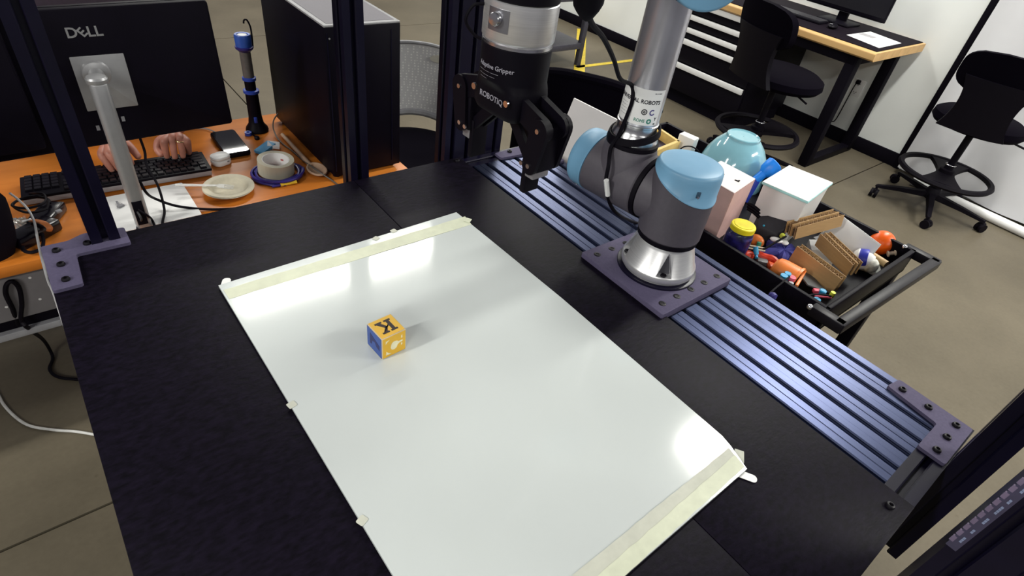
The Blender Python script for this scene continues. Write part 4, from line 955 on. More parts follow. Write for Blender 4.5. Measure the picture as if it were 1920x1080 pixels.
# ------------------------------------------------------------------ blue work light
m_rb = MATS['royal_blue']
wl = thing('work_light', 'tall blue and black cordless work light with a hook standing on the desk', 'work light', (0.538, 1.915, DZ))
ox, oy = 0.538, 1.915
ztop = lambda py: atY(470, py, 1.915).z
z1, z2, z3, z4, z5 = ztop(190), ztop(172), ztop(148), ztop(92), ztop(62)
bm = nb(); lathe(bm, (ox, oy, DZ), [(0.034, 0), (0.036, 0.004), (0.034, 0.012), (0.024, 0.026), (0.0205, 0.05), (0.0195, z2 - DZ - 0.012), (0.0195, z2 - DZ)], n=32); part('grip', bm, m_blk, wl, 'black grip and foot')
bm = nb(); box(bm, (ox - 0.006, oy - 0.0205, DZ + 0.045), (0.010, 0.006, 0.020), None, 0.002); part('switch', bm, m_rb, wl)
bm = nb(); lathe(bm, (ox, oy, z2 - 0.004), [(0.019, 0), (0.024, 0.002), (0.024, 0.010), (0.019, 0.012)], n=32); part('ring', bm, m_rb, wl, 'blue ring')
bm = nb(); lathe(bm, (ox, oy, z2 + 0.006), [(0.0165, 0), (0.0165, z3 - z2 - 0.008)], n=28); part('neck', bm, m_blk, wl)
bm = nb(); lathe(bm, (ox, oy, z3 - 0.004), [(0.017, 0), (0.0205, 0.002), (0.0205, 0.010), (0.017, 0.012)], n=32); part('ring', bm, m_rb, wl, 'blue ring')
bm = nb(); lathe(bm, (ox, oy, z3 + 0.006), [(0.0165, 0), (0.0165, z4 - z3 - 0.004)], n=32); part('lamp_tube', bm, mat('smoky_tube', (0.13, 0.12, 0.115), 0.25), wl, 'smoky lamp tube')
bm = nb(); lathe(bm, (ox, oy, z4 - 0.004), [(0.018, 0), (0.026, 0.008), (0.027, 0.014), (0.022, 0.016)], n=32); part('head_ring', bm, m_bluec, wl)
bm = nb(); lathe(bm, (ox, oy, z4 + 0.011), [(0.0235, 0), (0.0245, z5 - z4 - 0.016), (0.0225, z5 - z4 - 0.012), (0.017, z5 - z4 - 0.0125), (0.016, z5 - z4 - 0.015), (0.0001, z5 - z4 - 0.015)], n=32); part('head', bm, mat('bright_blue', (0.035, 0.11, 0.50), 0.35), wl, 'blue head')
bm = nb(); lathe(bm, (ox, oy, z5 - 0.0045), [(0.0155, 0), (0.013, 0.0025), (0.0001, 0.004)], n=24); part('lens', bm, m_white2, wl)
hx = ox + 0.026
bm = nb(); tube(bm, [(hx, oy, z4 + 0.004), (hx + 0.002, oy, z5 - 0.004), (hx + 0.001, oy, z5 + 0.020), (hx - 0.006, oy, z5 + 0.038), (hx - 0.014, oy, z5 + 0.038), (hx - 0.0165, oy, z5 + 0.029)], 0.0026, n=8); part('hook', bm, m_blk, wl, 'black hook')

# ------------------------------------------------------------------ black computer tower
tz = atY(752, 38, 1.50).z
tw = thing('computer_tower', 'tall black computer tower with a grey top panel standing on the desk', 'computer', (0.722, 1.72, DZ), 0)
x0, x1, y0, y1 = 0.622, 0.845, 1.497, 1.965
bm = nb(); boxb(bm, (x0, y0, DZ + 0.012), (x1, y1, tz - 0.004), 0.004); part('case_body', bm, mat('tower_black', (0.0020, 0.0012, 0.0048), 0.45, spec=0.12), tw)
bm = nb(); boxb(bm, (x0 + 0.001, y0 + 0.001, tz - 0.006), (x1 - 0.001, y1 - 0.001, tz), 0.002); tp_ = part('top_frame', bm, mat('top_frame_grey', (0.30, 0.30, 0.31), 0.45), tw, 'pale grey top rim')
bm = nb(); boxb(bm, (x0 + 0.013, y0 + 0.014, tz - 0.001), (x1 - 0.013, y1 - 0.014, tz + 0.0008)); part('top_mesh', bm, mat('mesh_grey', (0.155, 0.145, 0.165), 0.6, var=0.3, scale=900), tp_, 'violet-grey top mesh')
for x in (x0 + 0.02, x1 - 0.02):
    for y in (y0 + 0.03, y1 - 0.03): bm = nb(); cyl(bm, (x, y, DZ), (x, y, DZ + 0.014), 0.012, n=14); part('foot', bm, m_rub, tw)
bm = nb(); boxb(bm, (x0 + 0.006, y0 - 0.0012, DZ + 0.03), (x0 + 0.009, y0 + 0.002, tz - 0.02)); boxb(bm, (x1 - 0.03, y0 - 0.0012, DZ + 0.03), (x1 - 0.028, y0 + 0.002, tz - 0.02)); part('front_trim', bm, m_anod, tw)
o = atY(637, 72, y0 - 0.002); bm = nb(); cyl(bm, o, o + Vector((0, 0.003, 0)), 0.003, n=10); part('power_light', bm, mat('yellow_glow', (0.5, 0.45, 0.05), 0.5, emit=(0.6, 0.55, 0.02)), tw, 'tiny yellow light')
o = atY(636, 81, y0 - 0.002); bm = nb(); cyl(bm, o, o + Vector((0, 0.003, 0)), 0.0035, n=12); part('power_button', bm, m_steel, tw)
o = atY(618, 73, y0 - 0.002); bm = nb(); cyl(bm, o, o + Vector((0, 0.003, 0)), 0.0025, n=10); part('audio_jack', bm, m_grey, tw)
cable('grey_cable', [at(521, 213, DZ + 0.05), at(513, 226, DZ + 0.04), at(513, 243, DZ + 0.015), at(525, 265, DZ + 0.004), at(548, 283, DZ + 0.003), at(565, 298, DZ + 0.003), at(592, 318, DZ + 0.017), at(622, 338, DZ + 0.003), at(640, 352, DZ + 0.003)], 0.0022, mat('olive_grey_cord', (0.10, 0.09, 0.08), 0.55), 'thin grey cord looping beside the black tower and over the wooden spoon')

# ------------------------------------------------------------------ left end of the desk: bag, adapters, cords
bg = thing('backpack', 'black bag standing on the desk at the left frame edge', 'bag', (-0.30, 1.52, DZ))
def bagp(u, v):
    a = 2 * PI * u; w_ = (0.90 + 0.30 * v - 0.55 * max(0, (v - 0.72) / 0.28) ** 2.2 - 0.06 * max(0, 1 - v * 6))
    return Vector((-0.243 + 0.102 * w_ * math.cos(a) * (1 + 0.04 * math.sin(3 * a + 4 * v)), 1.492 + 0.040 * w_ * math.sin(a), DZ + 0.185 * v))
bm = nb(); rings(bm, [[bagp(i / 36, j / 12) for i in range(36)] for j in range(13)]); part('bag_body', bm, m_blkmat, bg)
bm = nb(); tube(bm, [(-0.30, 1.492, DZ + 0.17), (-0.29, 1.487, DZ + 0.20), (-0.25, 1.487, DZ + 0.202), (-0.235, 1.492, DZ + 0.17)], 0.006, flat=0.5); part('handle', bm, m_blkmat, bg)
ad = thing('power_adapter', 'black power adapter with a looped cord lying in front of the keyboard', 'adapter', (-0.09, 1.60, DZ))
o = at(108, 402, DZ); bm = nb(); box(bm, (-0.078, 1.605, DZ + 0.014), (0.050, 0.095, 0.028), rotm(0, 0, -0.5), 0.006); part('brick_case', bm, mat('glossy_black', BLACK, 0.22), ad)
bm = nb(); pts = []
for i in range(40):
    a = 2 * PI * i / 18; pts.append(Vector((-0.098 + (0.034 + 0.003 * math.sin(i)) * math.cos(a), 1.625 + 0.038 * math.sin(a), DZ + 0.034 + 0.006 * math.sin(a * 0.7) + 0.0004 * i)))
pts += [Vector((-0.095, 1.70, DZ + 0.03)), Vector((-0.10, 1.715, DZ + 0.02))]
tube(bm, pts, 0.0030, n=7, k=2); part('cord', bm, m_rub, ad)
bm = nb(); box(bm, at(110, 396, DZ + 0.032), (0.012, 0.010, 0.006), rotm(0, 0, 0.4), 0.001); part('ferrite', bm, m_grey, ad)
ad2 = thing('power_adapter', 'black power adapter with an orange tie near the table corner bracket', 'adapter', (-0.13, 1.50, DZ))
bm = nb(); box(bm, (-0.112, 1.535, DZ + 0.016), (0.105, 0.050, 0.032), rotm(0, 0, 0.62), 0.007); part('brick_case', bm, MATS['glossy_black'], ad2)
bm = nb(); tube(bm, [(-0.135, 1.51, DZ + 0.012), (-0.140, 1.475, DZ + 0.012), (-0.125, 1.457, DZ + 0.012), (-0.105, 1.47, DZ + 0.012), (-0.098, 1.515, DZ + 0.02), (-0.115, 1.56, DZ + 0.03)], 0.004, n=8); part('cord', bm, m_rub, ad2)
bm = nb(); tube(bm, [at(58, 413, DZ + 0.036), at(72, 415, DZ + 0.040), at(84, 419, DZ + 0.040), at(93, 427, DZ + 0.034), at(92, 433, DZ + 0.026)], 0.0065, n=8, flat=0.45); part('orange_tie', bm, mat('orange_strap', (0.45, 0.14, 0.035), 0.55), ad2, 'orange tie')
pbag = thing('plastic_pouch', 'crumpled clear plastic pouch beside the black bag', 'pouch', (-0.17, 1.565, DZ))
bm = nb(); grid(bm, lambda u, v: Vector((-0.205 + 0.085 * u, 1.535 + 0.085 * v, DZ + 0.012 + 0.030 * math.sin(PI * u) * math.sin(PI * v) + 0.007 * math.sin(u * 21 + v * 9) * math.sin(v * 17))), 16, 16)
part('film', bm, mat('clear_film', (0.75, 0.70, 0.62), 0.15, trans=0.75), pbag)
bm = nb(); box(bm, at(50, 413, DZ + 0.042), (0.018, 0.006, 0.002), rotm(0, 0, 0.2)); part('paper_tag', bm, m_white2, pbag)
cable('white_cable', [at(18, 362, DZ + 0.10), at(34, 374, DZ + 0.08), at(52, 392, DZ + 0.06), at(64, 415, DZ + 0.048), at(69, 440, DZ + 0.046), at(75, 470, DZ + 0.09), at(83, 500, DZ + 0.16), at(92, 530, DZ + 0.18), at(101, 550, DZ + 0.185), (-0.088, 0.955, 0.88), (-0.10, 0.93, 0.70), (-0.07, 0.95, 0.5)], 0.0026, m_ltgrey, 'pale cord running from the black bag down over the table corner')
cable('floor_cable', [at(-60, 640, 0.004), at(-10, 728, 0.004), at(12, 765, 0.004), at(50, 796, 0.004), at(100, 806, 0.004), at(140, 809, 0.004), at(178, 815, 0.004), at(260, 830, 0.004)], 0.0042, mat('white_cord', (0.62, 0.62, 0.60), 0.5), 'thin white cord curving over the floor at the left')
cable('power_cable', [(-0.20, 1.60, 0.53), atY(36, 612, 1.53), atY(24, 580, 1.49), atY(11, 552, 1.485), atY(13, 533, 1.485), atY(24, 528, 1.485), atY(36, 541, 1.488), atY(41, 570, 1.488), atY(40, 600, 1.49), atY(56, 618, 1.52), at(80, 636, 0.16), at(93, 655, 0.03), at(99, 672, 0.008), at(93, 690, 0.007), at(100, 702, 0.007), at(118, 709, 0.007), at(150, 712, 0.007), at(220, 722, 0.007)], 0.0052, m_rub, 'black power cord looping under the desk and down onto the floor')

# ================================================================== CHAIRS BEHIND
m_fab = mat('black_fabric', (0.0017, 0.0010, 0.0036), 0.9, var=0.15, scale=300, bump=0.15, spec=0.05)
def caster_base(th, c, r, az, m, n=5, name='base', ring=None):
    c = Vector(c); hub = part(name, (lambda b: (lathe(b, c + Vector((0, 0, 0.075)), [(0.045, 0), (0.045, 0.05), (0.034, 0.07)], n=20), b)[1])(nb()), m, th)
    for k in range(n):
        a = az + 2 * PI * k / n; d = Vector((math.cos(a), math.sin(a), 0)); s = Vector((-d.y, d.x, 0))
        b = nb(); R = Matrix((d, s, Vector((0, 0, 1)))).transposed()
        prism(b, [(0.03, -0.024), (r, -0.014), (r + 0.012, 0), (r, 0.014), (0.03, 0.024)], c + Vector((0, 0, 0.078)), R, 0.001)
        rings(b, [[c + R @ Vector((x, y * w_, z)) for y, z in ((-1, zb), (1, zb), (0.8, zt), (-0.8, zt))] for x, w_, zb, zt in ((0.03, 0.024, 0.078, 0.115), (r * 0.6, 0.018, 0.075, 0.10), (r, 0.014, 0.066, 0.083), (r + 0.012, 0.008, 0.066, 0.078))])
        part('spoke', b, m, hub)
        w = c + d * r; b = nb(); cyl(b, w + Vector((0, 0, 0.05)), w + Vector((0, 0, 0.075)), 0.008, n=10)
        d2 = Vector((math.cos(a + 1.1), math.sin(a + 1.1), 0)); wc = w + d2 * 0.012 + Vector((0, 0, 0.028)); ax = Vector((-d2.y, d2.x, 0))
        for q in (-0.014, 0.014): cyl(b, wc + ax * (q - 0.009), wc + ax * (q + 0.009), 0.028, n=18)
        box(b, wc + Vector((0, 0, 0.016)), (0.05, 0.018, 0.03), Matrix((d2, ax, Vector((0, 0, 1)))).transposed(), 0.006)
        part('caster', b, m_rub, hub)
def stool(c, label, az, seat_z, back_dir, ring_z, seat_r=0.25, ring_r=0.265, base_r=0.30, pad=(0.222, 0.0), shw=(0.150, 0.0)):
    c = Vector(c); t = thing('drafting_stool', label, 'stool', c, 0, 'black drafting stools by the far wall')
    caster_base(t, c, base_r, az, m_rub)
    b = nb(); cyl(b, c + Vector((0, 0, 0.13)), c + Vector((0, 0, ring_z + 0.06)), 0.028, n=20); cyl(b, c + Vector((0, 0, ring_z)), c + Vector((0, 0, seat_z - 0.07)), 0.021, n=20); part('column', b, m_blk, t)
    # foot ring: broad torus with two curved spokes to a central clamp
    b = nb(); lathe(b, c + Vector((0, 0, ring_z)), [(ring_r - 0.014, -0.013), (ring_r + 0.008, -0.013), (ring_r + 0.016, 0.0), (ring_r + 0.008, 0.014), (ring_r - 0.014, 0.014), (ring_r - 0.022, 0), (ring_r - 0.014, -0.013)], n=56, caps=False)
    fr_ = part('foot_ring', b, m_rub, t)
    b = nb(); bdv = Vector((back_dir[0], back_dir[1], 0)).normalized(); sdv = Vector((-bdv.y, bdv.x, 0))
    lathe(b, c + Vector((0, 0, ring_z - 0.03)), [(0.045, 0), (0.045, 0.06), (0.036, 0.065)], n=20)
    P0 = [(0.045, 0.045), (0.06, 0.05), (0.075, 0.09), (0.10, 0.16), (0.14, ring_r * 0.86)]
    for s in (-1, 1):
        poly = [(x, y) for y, x in []]
        L_ = [(-0.050, 0.0), (-0.055, 0.05), (-0.075, 0.12), (-0.10, 0.19), (-0.12, ring_r * 0.87), (0.12, ring_r * 0.87), (0.10, 0.19), (0.075, 0.12), (0.055, 0.05), (0.050, 0.0)]
        prism(b, L_, c + Vector((0, 0, ring_z - 0.012)), Matrix((sdv, bdv * s, Vector((0, 0, 1)))).transposed() if s > 0 else Matrix((-sdv, bdv * s, Vector((0, 0, 1)))).transposed(), 0.022)
    part('ring_spokes', b, m_rub, fr_)
    b = nb(); lathe(b, c + Vector((0, 0, ring_z + 0.058)), [(0.030, 0), (0.032, 0.004), (0.030, 0.008)], n=20, caps=False); part('collar', b, m_steel, fr_, 'thin bright collar')
    b = nb(); lathe(b, c + Vector((0, 0, seat_z - 0.075)), [(0.09, 0), (0.11, 0.02), (0.20, 0.028)], n=24); part('seat_plate', b, m_blk, t)
    b = nb(); lathe(b, c + bdv * -0.02 + Vector((0, 0, seat_z - 0.05)), [(0.6 * seat_r, -0.008), (0.93 * seat_r, -0.002), (seat_r, 0.02), (0.98 * seat_r, 0.055), (0.85 * seat_r, 0.076), (0.001, 0.072)], n=48, ref=sdv, sx=1.02, sy=0.94); part('seat', b, m_fab, t)
    # back: rounded wide pad carried by a broad tapering shell
    bp_ = c + bdv * (seat_r - 0.02)
    def shell(hw, z0, z1, off0, off1, th, zr, k=7):
        b = nb(); A = []
        poly = []
        for x, z in zr: poly.append((x, z))
        f = lambda x, z: bp_ + sdv * x + bdv * (off0 + (off1 - off0) * (z - z0) / (z1 - z0) - 0.9 * x * x) + Vector((0, 0, z))
        n = 16; rows = []
        for j in range(n + 1):
            v = j / n; z = z0 + (z1 - z0) * v; w_ = hw(v); rows.append([f(-w_ + 2 * w_ * i / n, z) for i in range(n + 1)])
        V0 = [[b.verts.new(p) for p in r_] for r_ in rows]; V1 = [[b.verts.new(p + bdv * th) for p in r_] for r_ in rows]
        for j in range(n):
            for i in range(n):
                b.faces.new((V0[j][i], V0[j][i + 1], V0[j + 1][i + 1], V0[j + 1][i])); b.faces.new((V1[j][i], V1[j + 1][i], V1[j + 1][i + 1], V1[j][i + 1]))
            b.faces.new((V0[j][0], V0[j + 1][0], V1[j + 1][0], V1[j][0])); b.faces.new((V0[j][n], V1[j][n], V1[j + 1][n], V0[j + 1][n]))
        for i in range(n): b.faces.new((V0[0][i], V1[0][i], V1[0][i + 1], V0[0][i + 1])); b.faces.new((V0[n][i], V0[n][i + 1], V1[n][i + 1], V1[n][i]))
        return b
    hwp = lambda v: pad[0] * (max(0.0, 1 - abs(2 * v - 1) ** 3.2)) ** 0.32 if 0 < v < 1 else 0.07
    q0_ = bp_; bp_ = q0_ + sdv * pad[1]
    part('backrest', shell(hwp, seat_z + 0.18, seat_z + 0.415, 0.0, 0.05, 0.045, []), m_fab, t)
    hwn = lambda v: shw[0] + 0.035 * (2 * v - 1) ** 2
    bp_ = q0_ + sdv * shw[1]
    part('back_shell', shell(hwn, seat_z - 0.03, seat_z + 0.27, 0.005, 0.045, 0.03, []), m_blk, t)
    b = nb(); q = c + sdv * (seat_r * 0.55) + Vector((0, 0, seat_z - 0.055)); tube(b, [c + Vector((0, 0, seat_z - 0.06)), q, q + sdv * 0.14 + Vector((0, 0, -0.02))], 0.006, n=8); part('lever', b, m_blk, t)
    return t
stool((4.40, 0.80, 0), 'black drafting stool with a foot ring in front of the pale grey backdrop', 0.98, 0.605, (-0.95, -0.22), 0.25, base_r=0.33, pad=(0.25, 0.0), shw=(0.142, -0.025))
stool((3.70, 1.77, 0), 'black drafting stool pushed up to the workbench drawers', 0.2, 0.625, (-0.93, 0.30), 0.25, seat_r=0.265)
# small arm of the right stool with pale lines
o = at(1900, 213, 0.70); 
# ---- grey perforated plastic chair
m_perf = bpy.data.materials.new('grey_perforated'); m_perf.use_nodes = True
nt = m_perf.node_tree; p = nt.nodes['Principled BSDF']; p.inputs['Roughness'].default_value = 0.5
tc = nt.nodes.new('ShaderNodeUVMap'); 
def perf_setup():
    N = nt.nodes; L = nt.links
    tcx = N.new('ShaderNodeTexCoord'); v = N.new('ShaderNodeTexVoronoi'); v.inputs['Scale'].default_value = 85; v.inputs['Randomness'].default_value = 0.15
    L.new(tcx.outputs['Object'], v.inputs['Vector'])
    r = N.new('ShaderNodeValToRGB'); r.color_ramp.elements[0].position = 0.25; r.color_ramp.elements[1].position = 0.34
    r.color_ramp.elements[0].color = (0.45, 0.45, 0.44, 1); r.color_ramp.elements[1].color = (0.30, 0.30, 0.305, 1)
    L.new(v.outputs['Distance'], r.inputs[0]); L.new(r.outputs[0], p.inputs['Base Color'])
perf_setup()
ch = thing('office_chair', 'grey perforated plastic chair behind the black computer tower', 'chair', (1.22, 2.08, 0))
C0 = Vector((1.36, 2.27, 0)); fd_ = Vector((-0.55, -0.83, 0)).normalized(); sd_ = Vector((-fd_.y, fd_.x, 0))      # faces the table; sd_ to its own left
def chback(u, v):
    x = (u - .5) * 2; w_ = 0.235 * (1 - 0.10 * (1 - v)); z = 0.485 + 0.345 * v - 0.045 * abs(x) ** 2.5 * (1 if v > .5 else 0.0) + (0.05 * (1 - abs(x) ** 2) if v < .5 else 0) * (1 - 2 * v) * (1 if v < .5 else 0)
    return C0 + sd_ * (w_ * x) + fd_ * (0.07 * x * x - 0.05 * v) + Vector((0, 0, z))
bm = nb(); slab(bm, chback, 24, 16, fd_ * -0.008); part('backrest', bm, m_perf, ch)
bm = nb(); rim = [chback(u, 1) for u in [i / 12 for i in range(13)]]; tube(bm, rim, 0.008, n=8, k=3)
rim2 = [chback(i / 12, 0) + Vector((0, 0, -0.004)) for i in range(13)]; tube(bm, rim2, 0.016, n=8, k=3, flat=1.0)
for k in (0, 1): tube(bm, [chback(k, j / 8) for j in range(9)], 0.009, n=8, k=3)
part('back_rim', bm, mat('rim_grey', (0.17, 0.17, 0.18), 0.45), ch)
hc = chback(0.48 + 0.24, 0.86); bm = nb(); nn = 24; hr = [hc + sd_ * (0.042 * math.cos(2 * PI * i / nn)) + Vector((0, 0, 0.017 * math.sin(2 * PI * i / nn))) + fd_ * 0.004 for i in range(nn)]
rings(bm, [hr, [q + fd_ * 0.002 for q in hr]]); part('hand_hole', bm, mat('hole_floor_tone', (0.30, 0.29, 0.25), 0.6), ch, 'oval hand hole')
SCc = C0 + fd_ * 0.27
bm = nb(); lathe(bm, SCc + Vector((0, 0, 0.42)), [(0.12, 0), (0.22, 0.008), (0.245, 0.03), (0.235, 0.048), (0.15, 0.055), (0.001, 0.050)], n=40); part('seat', bm, m_fab, ch, 'black padded seat')
for s in (-1, 1):
    bm = nb(); tube(bm, [SCc + sd_ * (0.24 * s) + fd_ * 0.16 + Vector((0, 0, 0.40)), SCc + sd_ * (0.265 * s) + fd_ * 0.02 + Vector((0, 0, 0.41)), C0 + sd_ * (0.25 * s) + fd_ * 0.03 + Vector((0, 0, 0.47)), C0 + sd_ * (0.245 * s) + fd_ * 0.06 + Vector((0, 0, 0.56))], 0.013, n=10); part('side_tube', bm, m_grey, ch)
    bm = nb(); tube(bm, [C0 + sd_ * (0.25 * s) + fd_ * 0.05 + Vector((0, 0, 0.53)), C0 + sd_ * (0.262 * s) + fd_ * 0.12 + Vector((0, 0, 0.55)), C0 + sd_ * (0.262 * s) + fd_ * 0.22 + Vector((0, 0, 0.555))], 0.020, n=12, flat=0.8); sph(bm, C0 + sd_ * (0.262 * s) + fd_ * 0.22 + Vector((0, 0, 0.555)), 0.0205, 14, 8, (1, 1, 0.8)); part('armrest', bm, mat('arm_grey', (0.22, 0.22, 0.24), 0.25, metal=0.5), ch)
    for f_ in (0.17, -0.24):
        bm = nb(); tube(bm, [SCc + sd_ * (0.20 * s) + fd_ * f_ * 0.6 + Vector((0, 0, 0.415)), SCc + sd_ * (0.24 * s) + fd_ * f_ * 1.15 + Vector((0, 0, 0.012))], 0.011, n=10, k=2); part('leg', bm, m_grey, ch)
# ---- black padded chair behind the gripper
bc_ = thing('office_chair', 'black round-backed chair behind the robot gripper', 'chair', (1.95, 1.72, 0))
BC = Vector((1.72, 1.56, 0)); bf = Vector((0.80, 0.55, 0)).normalized(); bs = Vector((-bf.y, bf.x, 0))
def bback(u, v):
    x = (u - .5) * 2; hw = 0.30
    return BC + bs * (hw * x) + bf * (0.10 * x * x) + Vector((0, 0, 0.48 + (0.42 - 0.10 * abs(x) ** 2.6) * v))
bm = nb(); slab(bm, bback, 24, 12, bf * -0.035); part('backrest', bm, m_fab, bc_)
bm = nb(); tube(bm, [bback(i / 16, 1) + bf * -0.0175 for i in range(17)], 0.0215, n=10, k=2); part('back_rim', bm, m_fab, bc_)
BS_ = BC + bf * 0.27
bm = nb(); lathe(bm, BS_ + Vector((0, 0, 0.43)), [(0.12, 0), (0.24, 0.01), (0.255, 0.04), (0.23, 0.065), (0.001, 0.06)], n=36); part('seat', bm, m_fab, bc_)
bm = nb(); tube(bm, [BC + Vector((0, 0, 0.55)), BC + Vector((0, 0, 0.44)) - bf * 0.01, BS_ + Vector((0, 0, 0.42))], 0.025, n=8, flat=0.5); cyl(bm, BS_ + Vector((0, 0, 0.12)), BS_ + Vector((0, 0, 0.43)), 0.025, n=16); part('column', bm, m_blk, bc_)
caster_base(bc_, BS_ * 1, 0.29, 0.4, m_rub)

# ---- the chair the person sits on: a copy of the black one
def copy_thing(root, M, label):
    r = root.copy(); COL.objects.link(r); r['label'] = label; r.matrix_world = M
    for ch_ in list(root.children):
        c = ch_.copy(); COL.objects.link(c); c.parent = r
        for g in list(ch_.children):
            d = g.copy(); COL.objects.link(d); d.parent = c
    return r
a0 = math.atan2(bf.y, bf.x); rot = -PI / 2 - a0
copy_thing(bc_, Matrix.Translation((0.20, 2.50, 0)) @ Matrix.Rotation(rot, 4, 'Z') @ Matrix.Translation(-BS_) @ MW[bc_], 'black chair under the seated person behind the monitor')
# ================================================================== GREY SHELF RACK
rk_ = thing('shelf_rack', 'small dark grey metal shelf rack between the gripper and the wall', 'rack', (3.9, 4.1, 0))
m_rack = mat('rack_grey', (0.062, 0.060, 0.078), 0.5)
RL0 = at(1082, 122, 0.0); rx, ry = RL0.x, RL0.y
for dx in (0, -0.62):
    for dy in (0, 0.5):
        bm = nb(); boxb(bm, (rx + dx - 0.022, ry + dy - 0.022, 0), (rx + dx + 0.022, ry + dy + 0.022, 0.78), 0.002); part('upright', bm, m_rack, rk_)
for z in (0.20, 0.60):
    bm = nb(); boxb(bm, (rx - 0.64, ry - 0.02, z - 0.05), (rx + 0.02, ry + 0.52, z), 0.003); part('shelf', bm, m_rack, rk_)

# ================================================================== WORKBENCH AND WHAT STANDS ON IT
BZ = 0.83; bx0, bx1, by0, by1 = 4.085, 4.86, 1.425, 3.20
wbn = thing('workbench', 'workbench with a black mat top, wooden edge and black legs against the white wall', 'workbench', (4.48, 2.2, 0))
m_bwd = woodmat('bench_wood', (0.50, 0.30, 0.12), (0.66, 0.42, 0.18), 0.45, 1, 4)
bm = nb()
cs = [(bx1, BZ - 0.055), (bx1, BZ - 0.003)] + [(bx0 + 0.012 - 0.012 * math.sin(a), BZ - 0.015 + 0.012 * math.cos(a)) for a in [i * PI / 12 for i in range(7)]] + [(bx0, BZ - 0.045), (bx0 + 0.012, BZ - 0.055)]
prism(bm, [(x, z) for x, z in cs], (0, by1, 0), Matrix(((1, 0, 0), (0, 0, -1), (0, 1, 0))), by1 - by0); part('benchtop', bm, m_bwd, wbn, 'honey-coloured wooden top')
bm = nb(); boxb(bm, (bx0 + 0.05, by0 + 0.02, BZ - 0.006), (bx1 - 0.005, by1, BZ + 0.002), 0.001); part('mat', bm, mat('dark_mat', (0.0075, 0.0050, 0.0090), 0.7, spec=0.06), wbn, 'black mat')
for x, nm in ((4.15, 'leg'), (4.78, 'leg')):
    bm = nb(); boxb(bm, (x - 0.035, 1.555 - 0.035, 0.02), (x + 0.035, 1.555 + 0.035, BZ - 0.055), 0.003); part(nm, bm, m_blkmat, wbn)
    bm = nb(); boxb(bm, (x - 0.035, 3.05 - 0.035, 0.02), (x + 0.035, 3.05 + 0.035, BZ - 0.055), 0.003); part(nm, bm, m_blkmat, wbn)
bm = nb(); boxb(bm, (4.12, 1.525, 0.0), (4.82, 1.585, 0.05), 0.003); part('foot_bar', bm, m_blk, wbn)
bm = nb(); boxb(bm, (4.12, 1.53, BZ - 0.115), (4.82, 1.58, BZ - 0.056), 0.003); boxb(bm, (4.115, 1.53, BZ - 0.115), (4.165, 2.165, BZ - 0.056), 0.003); part('top_rail', bm, m_blkmat, wbn)
cab = thing('drawer_cabinet', 'black drawer cabinet with long white drawer pulls under the workbench', 'cabinet', (4.46, 2.55, 0))
cx0, cy0, cy1 = 4.125, 2.17, 3.02
bm = nb(); boxb(bm, (cx0 + 0.012, cy0, 0.10), (4.80, cy1, BZ - 0.057), 0.004); part('cabinet_body', bm, m_blk, cab)
bm = nb(); boxb(bm, (cx0 + 0.04, cy0 + 0.02, 0.0), (4.78, cy1 - 0.02, 0.10)); part('plinth', bm, m_blkmat, cab)
edges = [0.708, 0.690, 0.598, 0.510, 0.330, 0.105]
tops = [0.7145, 0.690, 0.598, 0.510, 0.330]
zt = [0.771, 0.675, 0.583, 0.500, 0.318]; zb = [0.733, 0.640, 0.548, 0.460, 0.278]
dr_z = [(0.680, 0.772), (0.588, 0.677), (0.505, 0.585), (0.325, 0.502), (0.105, 0.322)]
for z0, z1 in dr_z:
    bm = nb(); boxb(bm, (cx0 - 0.004, cy0 + 0.01, z0 + 0.003), (cx0 + 0.014, cy1 - 0.01, z1 - 0.001), 0.002); d_ = part('drawer', bm, m_blk, cab)
for k, (z0, z1) in enumerate(zip(zb, zt)):
    bm = nb(); boxb(bm, (cx0 - 0.022, cy0 + 0.02, z0), (cx0 - 0.003, cy1 - 0.02, z1), 0.003); part('drawer_pull', bm, m_white2, [c for c in cab.children if c.name.startswith('drawer') and 'pull' not in c.name][k], 'white full-width pull')
# monitor, keyboard, mouse, papers
bmz = BZ + 0.002
mt = thing('bench_monitor', 'black monitor with stand on the workbench against the wall', 'monitor', (4.62, 1.93, bmz))
yR = atX(1660, 38, 4.60).y
RM = frame((0, -1, 0), (0, 0, 1))                    # x along -y, y up, z towards -x
RM = Matrix(((0, 0, -1), (-1, 0, 0), (0, 1, 0)))
mcn = Vector((4.62, yR + 0.30, bmz + 0.075 + 0.18))
bm = nb(); rslab(bm, mcn, 0.60, 0.36, 0.014, 0.004, RM, 0.001); part('bezel', bm, m_blk, mt)
bm = nb(); box(bm, mcn + Vector((-0.0145, 0, 0.008)), (0.002, 0.58, 0.325)); part('screen', bm, mat('dark_screen', (0.010, 0.010, 0.014), 0.22), mt)
bm = nb(); boxb(bm, (4.606, yR + 0.02, bmz + 0.073), (4.634, yR + 0.58, bmz + 0.082), 0.001); part('chin', bm, mat('chin_grey', (0.035, 0.033, 0.04), 0.35), mt)
bm = nb(); box(bm, (4.65, yR + 0.30, bmz + 0.10), (0.03, 0.07, 0.20), None, 0.004); box(bm, (4.61, yR + 0.30, bmz + 0.008), (0.20, 0.24, 0.016), None, 0.006); part('stand', bm, m_blk, mt)
k2 = thing('bench_keyboard', 'black keyboard on the workbench in front of the black monitor', 'keyboard', (4.40, 2.16, bmz))
bm = nb(); boxb(bm, (4.335, 1.95, bmz), (4.465, 2.38, bmz + 0.016), 0.004); kb2 = part('case', bm, m_blk, k2)
k2m = nb(); boxb(k2m, (-0.0078, -0.0083, 0), (0.0078, 0.0083, 0.005)); K2 = mesh('key', k2m, mat('key_grey', (0.028, 0.027, 0.033), 0.45))
